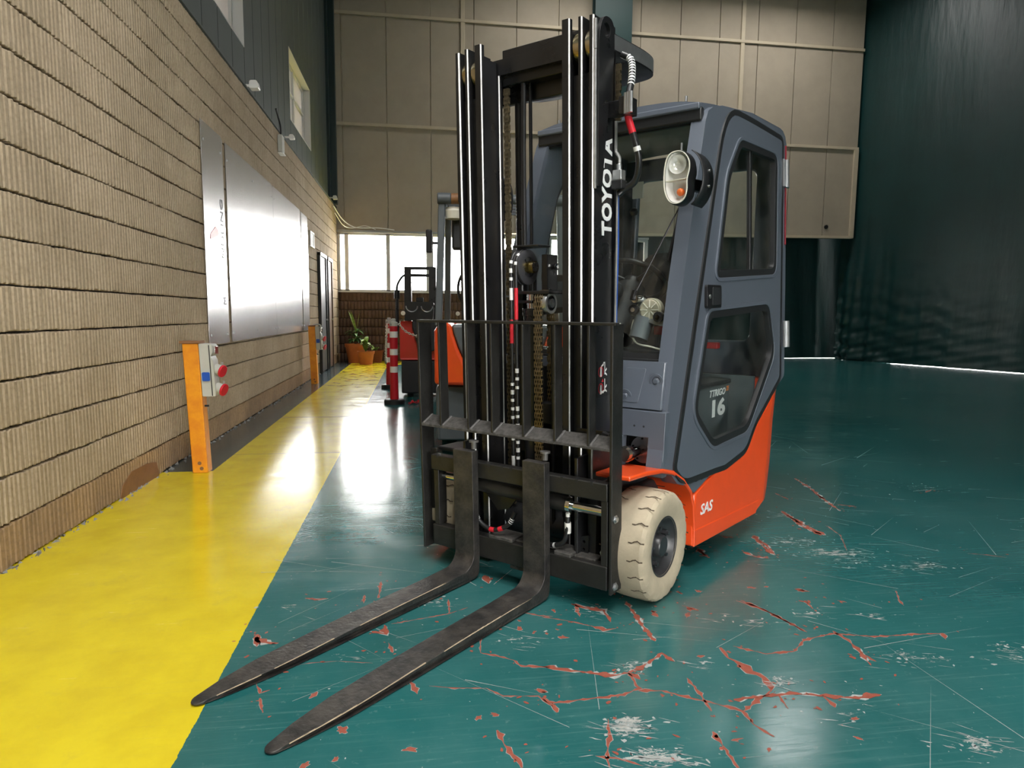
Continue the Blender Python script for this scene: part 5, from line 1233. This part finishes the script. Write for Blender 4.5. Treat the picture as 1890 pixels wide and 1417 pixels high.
# ------------------------------------------------------------------ socket posts along the wall
def socket_post(loc, lean, label):
    r_ = empty('socket_post', loc); tag(r_, label, 'socket post', 'socket posts beside the block wall')
    def T(x, y, z): return (x - lean * z, y, z)
    MB().box(-.055, .055, -.05, .06, 0.0, .965, fn=T).build('post', 'post_orange', r_, bevel=.006)
    MB().box(-.07, .07, -.06, .07, .965, .985, fn=T).build('post_cap', 'post_top', r_, bevel=.003)
    for z in (.035, .075): MB().cyl(T(-.0 + (.012 if z < .05 else 0), -.051, z), T(.0 + (.012 if z < .05 else 0), -.0525, z), .014, .014, n=16).build('base_mark', 'post_top', r_)
    bx = MB().prism(rounded([(.058, .575, .01), (.150, .575, .01), (.150, .84, 0), (.135, .87, 0), (.150, .90, 0), (.150, .96, .01), (.058, .965, .01)], 3), [], lambda u, v: T(u, -.045, v), lambda u, v: T(u, .085, v)).build('socket_box', 'socket_grey', r_, bevel=.005)
    MB().box(.125, .132, -.047, .087, .58, .955, fn=T).build('box_seam', 'interior_dark', bx)
    MB().prism(rounded([(.068, .69, .01), (.122, .69, .01), (.122, .755, .01), (.068, .755, .01)], 3), [], lambda u, v: T(u, -.046, v), lambda u, v: T(u, -.056, v)).build('blue_socket', 'socket_blue', bx, bevel=.003)
    MB().box(.150, .165, -.02, .06, .885, .945, fn=T).build('breaker_window', 'chrome', bx, bevel=.003)
    for z in (.775, .635):
        a = Vector(T(.145, .02, z)); d = Vector((.80, -.25, -.25)).normalized()
        sk = MB().cyl(a, a + d * .05, .040, n=20).build('socket', 'socket_grey', bx, bevel=.003)
        MB().cyl(a + d * .05, a + d * .068, .047, n=20).build('socket_lid', 'socket_red', sk, bevel=.004)
        MB().box(-.005, .005, -.005, .005, 0, .03, fn=lambda x, y, zz: a + d * .06 + Vector((x, y, .038 + zz))).build('lid_clip', 'zinc', sk)
    MB().cyl(T(.055, .0, .50), T(.085, .0, .50), .008, n=8).build('side_bolt', 'plastic_black', r_)
    return r_
socket_post((-1.60, 5.31, 0), .035, 'orange steel post with red and blue power sockets standing on the yellow floor edge')
p2 = socket_post((-1.70, 11.84, 0), .03, 'farther orange steel post with power sockets, near the potted plants')
MB().tube(spline([(.0, .0, .985), (.06, .0, 1.0), (.11, .0, .985), (.13, .0, .93)], 14), .012, 8).build('supply_cable', 'socket_grey', p2)

# ------------------------------------------------------------------ small fittings on the left wall
vt = empty('vent_grille', (WX, 13.05, 2.52)); tag(vt, 'small white louvred vent high on the block wall', 'vent')
MB().prism([(-.24, -.14), (.24, -.14), (.24, .14), (-.24, .14)], [[(-.20, -.11), (.20, -.11), (.20, .11), (-.20, .11)]], lambda u, v: (.0, u, v), lambda u, v: (.03, u, v)).build('vent_frame', 'frame_white', vt, bevel=.003)
MB().box(.002, .006, -.2, .2, -.11, .11).build('vent_back', 'door_brown', vt)
for i in range(6): MB().box(.008, .02, -.18 + i * .068, -.15 + i * .068, -.11, .11).build('slat', 'frame_white', vt)
def wall_lamp(loc, label, s_=1.0):
    r_ = empty('floodlight', loc); tag(r_, label, 'floodlight', 'small floodlights on top of the block wall')
    MB().prism(rounded([(-.06 * s_, -.06 * s_, .02), (.09 * s_, -.05 * s_, .02), (.06 * s_, .07 * s_, .02), (-.05 * s_, .06 * s_, .02)], 3), [], lambda u, v: (.09 + u, -.08 * s_, v), lambda u, v: (.09 + u, .08 * s_, v)).build('lamp_housing', 'light_white', r_, bevel=.006)
    MB().box(-.08, .05, -.012, .012, -.012, .012).build('lamp_arm', 'light_white', r_, bevel=.002)
    MB().cyl((-.105, 0, 0), (-.08, 0, 0), .05, n=14).build('wall_plate', 'light_white', r_)
wall_lamp((-1.88, 8.38, 3.74), 'white floodlight on the wall ledge above the wide metal sheet', .72)
wall_lamp((-1.88, 10.75, 3.76), 'smaller white floodlight on the ledge beside the grey junction box', .55)
wall_lamp((-1.88, 16.2, 3.78), 'white floodlight in the far corner under the green column', .7)
jb = empty('junction_box', (WX + .005, 10.23, 3.56)); tag(jb, 'grey junction box with black cable under the wall ledge', 'junction box')
MB().box(.0, .06, -.09, .09, -.14, .09).build('box_body', 'socket_grey', jb, bevel=.006)
MB().box(.0, .07, -.1, .1, -.165, -.15).build('box_lip', 'light_white', jb, bevel=.003)
MB().tube(spline([(.03, .0, .09), (.03, -.02, .22), (.02, -.12, .32), (.02, -.25, .38)], 16), .012, 8).build('box_cable', 'hose_rubber', jb)
cb = MB().tube(spline([(-1.84, 16.4, 3.62), (-1.72, 16.9, 3.42), (-1.55, 17.18, 3.30), (-1.35, 17.22, 3.25), (-.9, 17.22, 3.26), (-.5, 17.22, 3.22)], 30), .012, 6).tube(spline([(-1.84, 16.6, 3.50), (-1.70, 17.0, 3.28), (-1.5, 17.2, 3.24), (-1.2, 17.22, 3.30), (-.95, 17.22, 3.22)], 24), .010, 6).build('loose_cable', 'light_white')
tag(cb, 'thin white loose cables in the corner above the window', 'cable')

# ------------------------------------------------------------------ potted plants in the far corner
def pot(loc, r_, h, label, mm):
    e = empty('potted_plant', loc); tag(e, label, 'potted plant', 'potted plants in the corner')
    MB().lathe([(0, r_ * .72), (h * .82, r_ * .93), (h * .82, r_), (h, r_ * 1.02), (h, r_ * .92), (h * .86, r_ * .90), (h * .86, 0)], (0, 0, 0), 'z', n=28).build('pot', mm, e)
    MB().lathe([(h * .87, r_ * .88), (h * .89, 0)], (0, 0, 0), 'z', n=20).build('soil', 'soil', e)
    return e
def strap_leaf(L, w, droop, up_):
    m = MB(); n = 8; vs = []
    for i in range(n + 1):
        t = i / n; y = L * t * cos(up_) * (1 + .1 * t); z = L * t * sin(up_) - droop * L * t * t; ww = w * (1 - abs(2 * t - .8) ** 2.2 * .55) * (1 if t < 1 else .02) * (1 if t < .8 else (1.02 - t) * 5)
        vs += [(-ww, y, z + .15 * ww), (0, y, z - .1 * ww), (ww, y, z + .15 * ww)]
    m.add(vs, [(i * 3 + j, i * 3 + j + 1, i * 3 + j + 4, i * 3 + j + 3) for i in range(n) for j in (0, 1)])
    return m
rr = random.Random(12)
e = pot((-1.45, 16.85, 0), .25, .46, 'tall bushy green plant in large terracotta pot by the far wall', 'terracotta')
meshes = [strap_leaf(rr.uniform(.32, .42), .035, rr.uniform(.55, .95), radians(rr.uniform(35, 62))).mesh('leaf', 'leaf_green', 80, False) for _ in range(5)]
tall = [strap_leaf(.62, .035, .12, radians(a)).mesh('leaf', 'leaf_light', 80, False) for a in (72, 80)]
MB().cyl((0, 0, .38), (.02, 0, .74), .03, .024, n=10).build('stem', 'post_top', e)
for i in range(26): place(meshes[i % 5], 'leaf', e, loc=(.015, 0, rr.uniform(.48, .74)), rot=(0, 0, i * 2.39))
for a, m_ in ((1.1, 0), (-1.4, 1), (2.6, 0)): place(tall[m_], 'leaf', e, loc=(.02, 0, .74), rot=(0, 0, a))
e = pot((-1.16, 16.2, 0), .20, .31, 'small orange pot with pale variegated leaves in front of the big plant', 'terracotta')
m2 = [strap_leaf(rr.uniform(.26, .36), .055, rr.uniform(.4, .9), radians(rr.uniform(50, 75))).mesh('leaf', 'leaf_light', 80, False) for _ in range(4)]
MB().cyl((0, 0, .26), (.0, .02, .52), .014, .01, n=8).build('stem', 'leaf_green', e)
for i in range(15): place(m2[i % 4], 'leaf', e, loc=(0, .01, rr.uniform(.30, .54)), rot=(0, 0, i * 2.39 + .4))
e = pot((-.98, 16.85, 0), .20, .30, 'dark reddish pot half hidden behind the small orange pot', 'terracotta_dark')
for i in range(5): place(m2[i % 4], 'leaf', e, loc=(0, 0, .27), rot=(0, 0, i * 1.3))

# ------------------------------------------------------------------ chain bollards
def bollard(loc, label):
    r_ = empty('chain_bollard', loc); tag(r_, label, 'bollard', 'red and white chain bollards')
    MB().lathe([(0, .135), (.05, .135), (.065, .12), (.065, 0)], (0, 0, 0), 'z', n=28).build('bollard_base', 'rubber', r_)
    zz = [.06, .42, .50, .65, .73, .88, .96, 1.03]
    for i, (a, b) in enumerate(zip(zz[:-1], zz[1:])):
        rad = .058 if i == 0 else .05
        MB().cyl((0, 0, a), (0, 0, b), rad if i == 0 else .052, .052 if i else .050, n=24).build('red_band' if i % 2 == 0 else 'white_band', 'bollard_red' if i % 2 == 0 else 'bollard_white', r_)
    MB().lathe([(1.03, .054), (1.08, .054), (1.09, .03), (1.12, .03), (1.13, .02), (1.13, 0)], (0, 0, 0), 'z', n=20).build('bollard_cap', 'socket_grey', r_)
    for t in (0, 2.1, 4.2): MB().tube([(.05 * cos(t), .05 * sin(t), 1.05), (.085 * cos(t), .085 * sin(t), 1.07), (.085 * cos(t), .085 * sin(t), 1.10)], .008, 6).build('chain_hook', 'socket_grey', r_)
bollard((-.29, 9.10, 0), 'nearer red and white striped bollard on black rubber base')
bollard((-.42, 11.0, 0), 'farther striped bollard just behind the nearer one')
def link_chain(name, path, mm, label, s_=.022, th=.005):
    m = MB(); pts = spline(path, 60); acc = 0; prev = pts[0]; i = 0
    L = 0; res = [pts[0]]
    for p in pts[1:]:
        while (p - res[-1]).length > s_ * 1.5: res.append(res[-1] + (p - res[-1]).normalized() * s_ * 1.5)
    for i, (a, b) in enumerate(zip(res[:-1], res[1:])):
        d = (b - a).normalized(); h = Vector((0, 0, 1)) if abs(d.z) < .9 else Vector((1, 0, 0)); s1_ = d.cross(h).normalized(); s2_ = s1_.cross(d)
        sd = s1_ if i % 2 else s2_; c = (a + b) / 2
        m.tube([c + d * s_ * 1.05 * cos(t) + sd * s_ * .55 * sin(t) for t in [2 * pi * q / 8 for q in range(8)]], th, 5, closed=True)
    o = m.build(name, mm, smooth=80, weld=False); tag(o, label, 'chain'); return o
link_chain('plastic_chain', [(-.37, 9.12, 1.06), (-.42, 9.6, .60), (-.43, 10.0, .48), (-.45, 10.5, .62), (-.46, 10.95, 1.04)], 'lamp_cream', 'pale plastic chain hanging between the two striped bollards')
link_chain('plastic_chain', [(-.22, 9.08, 1.06), (-.12, 9.15, .95), (.05, 9.3, .88)], 'lamp_cream', 'short pale chain running from the nearer bollard to the red stacker')
link_chain('plastic_chain', [(-.10, 8.98, .02), (-.06, 8.95, .03), (-.05, 9.1, .04), (-.08, 9.12, .02), (-.02, 9.0, .03), (.06, 9.08, .02), (.02, 9.2, .03), (.12, 9.12, .02), (.05, 8.98, .02)], 'bollard_red', 'dark red chain lying in a heap on the floor')

# ------------------------------------------------------------------ second forklift parked behind, its tail to the camera
t2 = empty('forklift', (.675, 5.40, 0), radians(-5)); tag(t2, 'second orange forklift with open overhead guard parked behind the mast', 'forklift')
OL = [(-.54, .62), (-.21, .62), (-.215, .74), (-.29, .80), (-.345, .92), (-.385, 1.04), (-.40, 1.125), (-.50, 1.125), (-.54, 1.06)]
for sg in (1, -1): MB().prism(OL if sg > 0 else [(-x, z) for x, z in OL], [], lambda u, v: (u * 1.0, 0 + .10 * (abs(u) / .54) ** 3, v), lambda u, v: (u, .9, v)).build('rear_fender', 'orange_paint', t2, bevel=.03, seg=3)
MB().prism([(-.205, .63), (.205, .63), (.21, .74), (.285, .80), (.34, .92), (.38, 1.04), (.395, 1.11), (-.395, 1.11), (-.38, 1.04), (-.34, .92), (-.285, .80), (-.21, .74)], [], lambda u, v: (u, .05, v), lambda u, v: (u, .9, v)).build('rear_hood', 'interior_grey', t2, bevel=.02, seg=3)
MB().prism([(-.54, .15), (.54, .15), (.54, .61), (-.54, .61)], [], lambda u, v: (u * .98, .02 + .12 * (abs(u) / .54) ** 2, v), lambda u, v: (u, .9, v)).build('counterweight', 'interior_grey', t2, bevel=.03, seg=3)
MB().box(-.52, .52, .9, 1.6, .2, .65).build('front_body', 'orange_paint', t2, bevel=.04, seg=3)
for sg in (1, -1):
    MB().bar((sg * .505, .12, 1.10), (sg * .475, .16, 2.09), .055, .075, up=(0, 1, 0)).build('guard_pillar', 'interior_grey', t2, bevel=.008)
    MB().bar((sg * .49, 1.35, .64), (sg * .46, 1.05, 2.10), .055, .075, up=(0, 1, 0)).build('guard_pillar', 'interior_grey', t2, bevel=.008)
    MB().bar((sg * .475, .15, 2.12), (sg * .46, 1.08, 2.14), .05, .06).build('guard_side_rail', 'interior_grey', t2, bevel=.01)
    MB().cyl((sg * .51, .13, 2.11), (sg * .40, .13, 2.11), .045, n=20).build('lamp_end_cap', 'interior_grey', t2, bevel=.008)
    MB().cyl((sg * .40, .13, 2.11), (sg * .22, .13, 2.11), .043, n=20).build('tail_lamp', 'rust_orange', t2)
    MB().cyl((sg * .32, .10, 2.11), (sg * .22, .10, 2.11), .030, n=16).build('red_lamp', 'red_plastic', t2)
    MB().lathe([(-.09, .08), (-.09, .23), (.09, .23), (.09, .08)], (sg * .44, 1.25, .23), 'x', n=28).build('front_wheel', 'rubber', t2)
    MB().lathe([(-.06, .08), (-.06, .18), (.06, .18), (.06, .08)], (sg * .30, .35, .18), 'x', n=28).build('rear_wheel', 'rubber', t2)
    MB().box(sg * .27 - .04, sg * .27 + .04, 1.65, 1.80, .1, 2.15).build('mast_rail', 'mast_black', t2, bevel=.005)
MB().cyl((-.22, .13, 2.11), (.22, .13, 2.11), .038, n=20).build('guard_rear_tube', 'interior_grey', t2)
for i in range(5): MB().bar((-.44, .3 + i * .17, 2.13), (.44, .3 + i * .17, 2.13), .02, .04).build('guard_bar', 'interior_grey', t2, bevel=.003)
MB().box(-.40, -.20, .22, .32, 1.72, 1.98).build('headrest_box', 'interior_dark', t2, bevel=.02)
MB().lathe([(-.05, 0), (-.04, .07), (.02, .08), (.05, .06), (.06, 0)], (-.38, .2, 2.0), 'z', n=18).build('beacon', 'lamp_cream', t2)
MB().box(-.22, .22, .55, 1.0, 1.08, 1.2).build('seat_cushion', 'interior_dark', t2, bevel=.04, seg=3)
MB().box(-.23, .23, .42, .54, 1.15, 1.75).build('seat_backrest', 'interior_dark', t2, bevel=.05, seg=3)
MB().bar((-.49, .14, 1.76), (-.56, .12, 1.76), .02, .02).box(-.60, -.55, .07, .12, 1.68, 1.86).build('side_mirror', 'plastic_black', t2, bevel=.015)
MB().tube([(-.24 + .12 * cos(t), .62 + .0 * t, 1.42 + .17 * sin(t)) for t in [2 * pi * i / 24 for i in range(24)]], .012, 8, closed=True).build('steering_wheel', 'plastic_black', t2)

# ------------------------------------------------------------------ red stacker farther back
sk = empty('pallet_stacker', (.22, 9.9, 0), radians(-3)); tag(sk, 'red pallet stacker with black mast standing behind the bollards', 'pallet stacker')
MB().prism(rounded([(-.44, .54, .03), (.44, .54, .03), (.44, 1.09, .05), (-.44, 1.09, .05)], 4), [], lambda u, v: (u, -.20 + .08 * (abs(u) / .44) ** 3, v), lambda u, v: (u, .45, v)).build('body_cover', 'red_body', sk, bevel=.02, seg=3)
MB().prism([(-.26, 1.0), (-.18, .72), (.0, .66), (.18, .72), (.26, 1.0), (.26, 1.10), (-.26, 1.10)], [], lambda u, v: (u, -.225, v), lambda u, v: (u, -.15, v)).build('front_cover', 'interior_dark', sk, bevel=.015)
MB().box(-.42, .42, -.17, .45, .06, .53).build('chassis', 'interior_dark', sk, bevel=.02)
MB().prism(rounded([(-.36, 1.10, .03), (.03, 1.10, .03), (.05, 1.36, .04), (-.36, 1.36, .04)], 4), [], lambda u, v: (u, -.26, v), lambda u, v: (u, -.10, v)).build('control_head', 'plastic_black', sk, bevel=.02, seg=3)
for c in (-.26, -.05): MB().tube([Vector((c + .08 * cos(t), -.265, 1.30 + .08 * sin(t))) for t in [pi + pi * i / 12 for i in range(13)]], .008, 8).build('grip_arc', 'zinc', sk)
MB().box(-.20, -.10, -.25, -.15, 1.36, 1.42).build('key_switch', 'plastic_black', sk, bevel=.01)
for x in (-.33, .02): MB().box(x - .05, x + .05, .0, .14, .1, 1.86).build('mast_rail', 'mast_black', sk, bevel=.006)
for z in (1.84, 1.74): MB().box(-.34, .02, .03, .08, z - .02, z + .02).build('mast_crossbar', 'mast_black', sk, bevel=.006)
MB().tube(spline([(-.48, -.05, .9), (-.48, -.05, 1.45), (-.47, -.05, 1.6), (-.40, .0, 1.72), (-.34, .05, 1.74)], 20), .016, 8).build('hose_arch', 'mast_black', sk)
MB().cyl((-.48, -.05, .95), (-.48, -.05, 1.42), .022, n=12).cyl((-.48, -.05, 1.40), (-.48, -.05, 1.52), .04, n=14).build('tiller_post', 'mast_black', sk)
for x in (-.3, .3): MB().box(x - .09, x + .09, .45, 1.5, .05, .12).build('support_leg', 'mast_black', sk, bevel=.01); MB().lathe([(-.04, .02), (-.04, .05), (.04, .05), (.04, .02)], (x, -.05, .05), 'x', n=16).build('wheel', 'rubber', sk)
for x in (-.38, .38): MB().lathe([(-.03, 0), (-.02, .03), (.02, .03), (.03, 0)], (x, -.27, 1.2), 'y', n=14).build('marker_lamp', 'lamp_cream', sk)
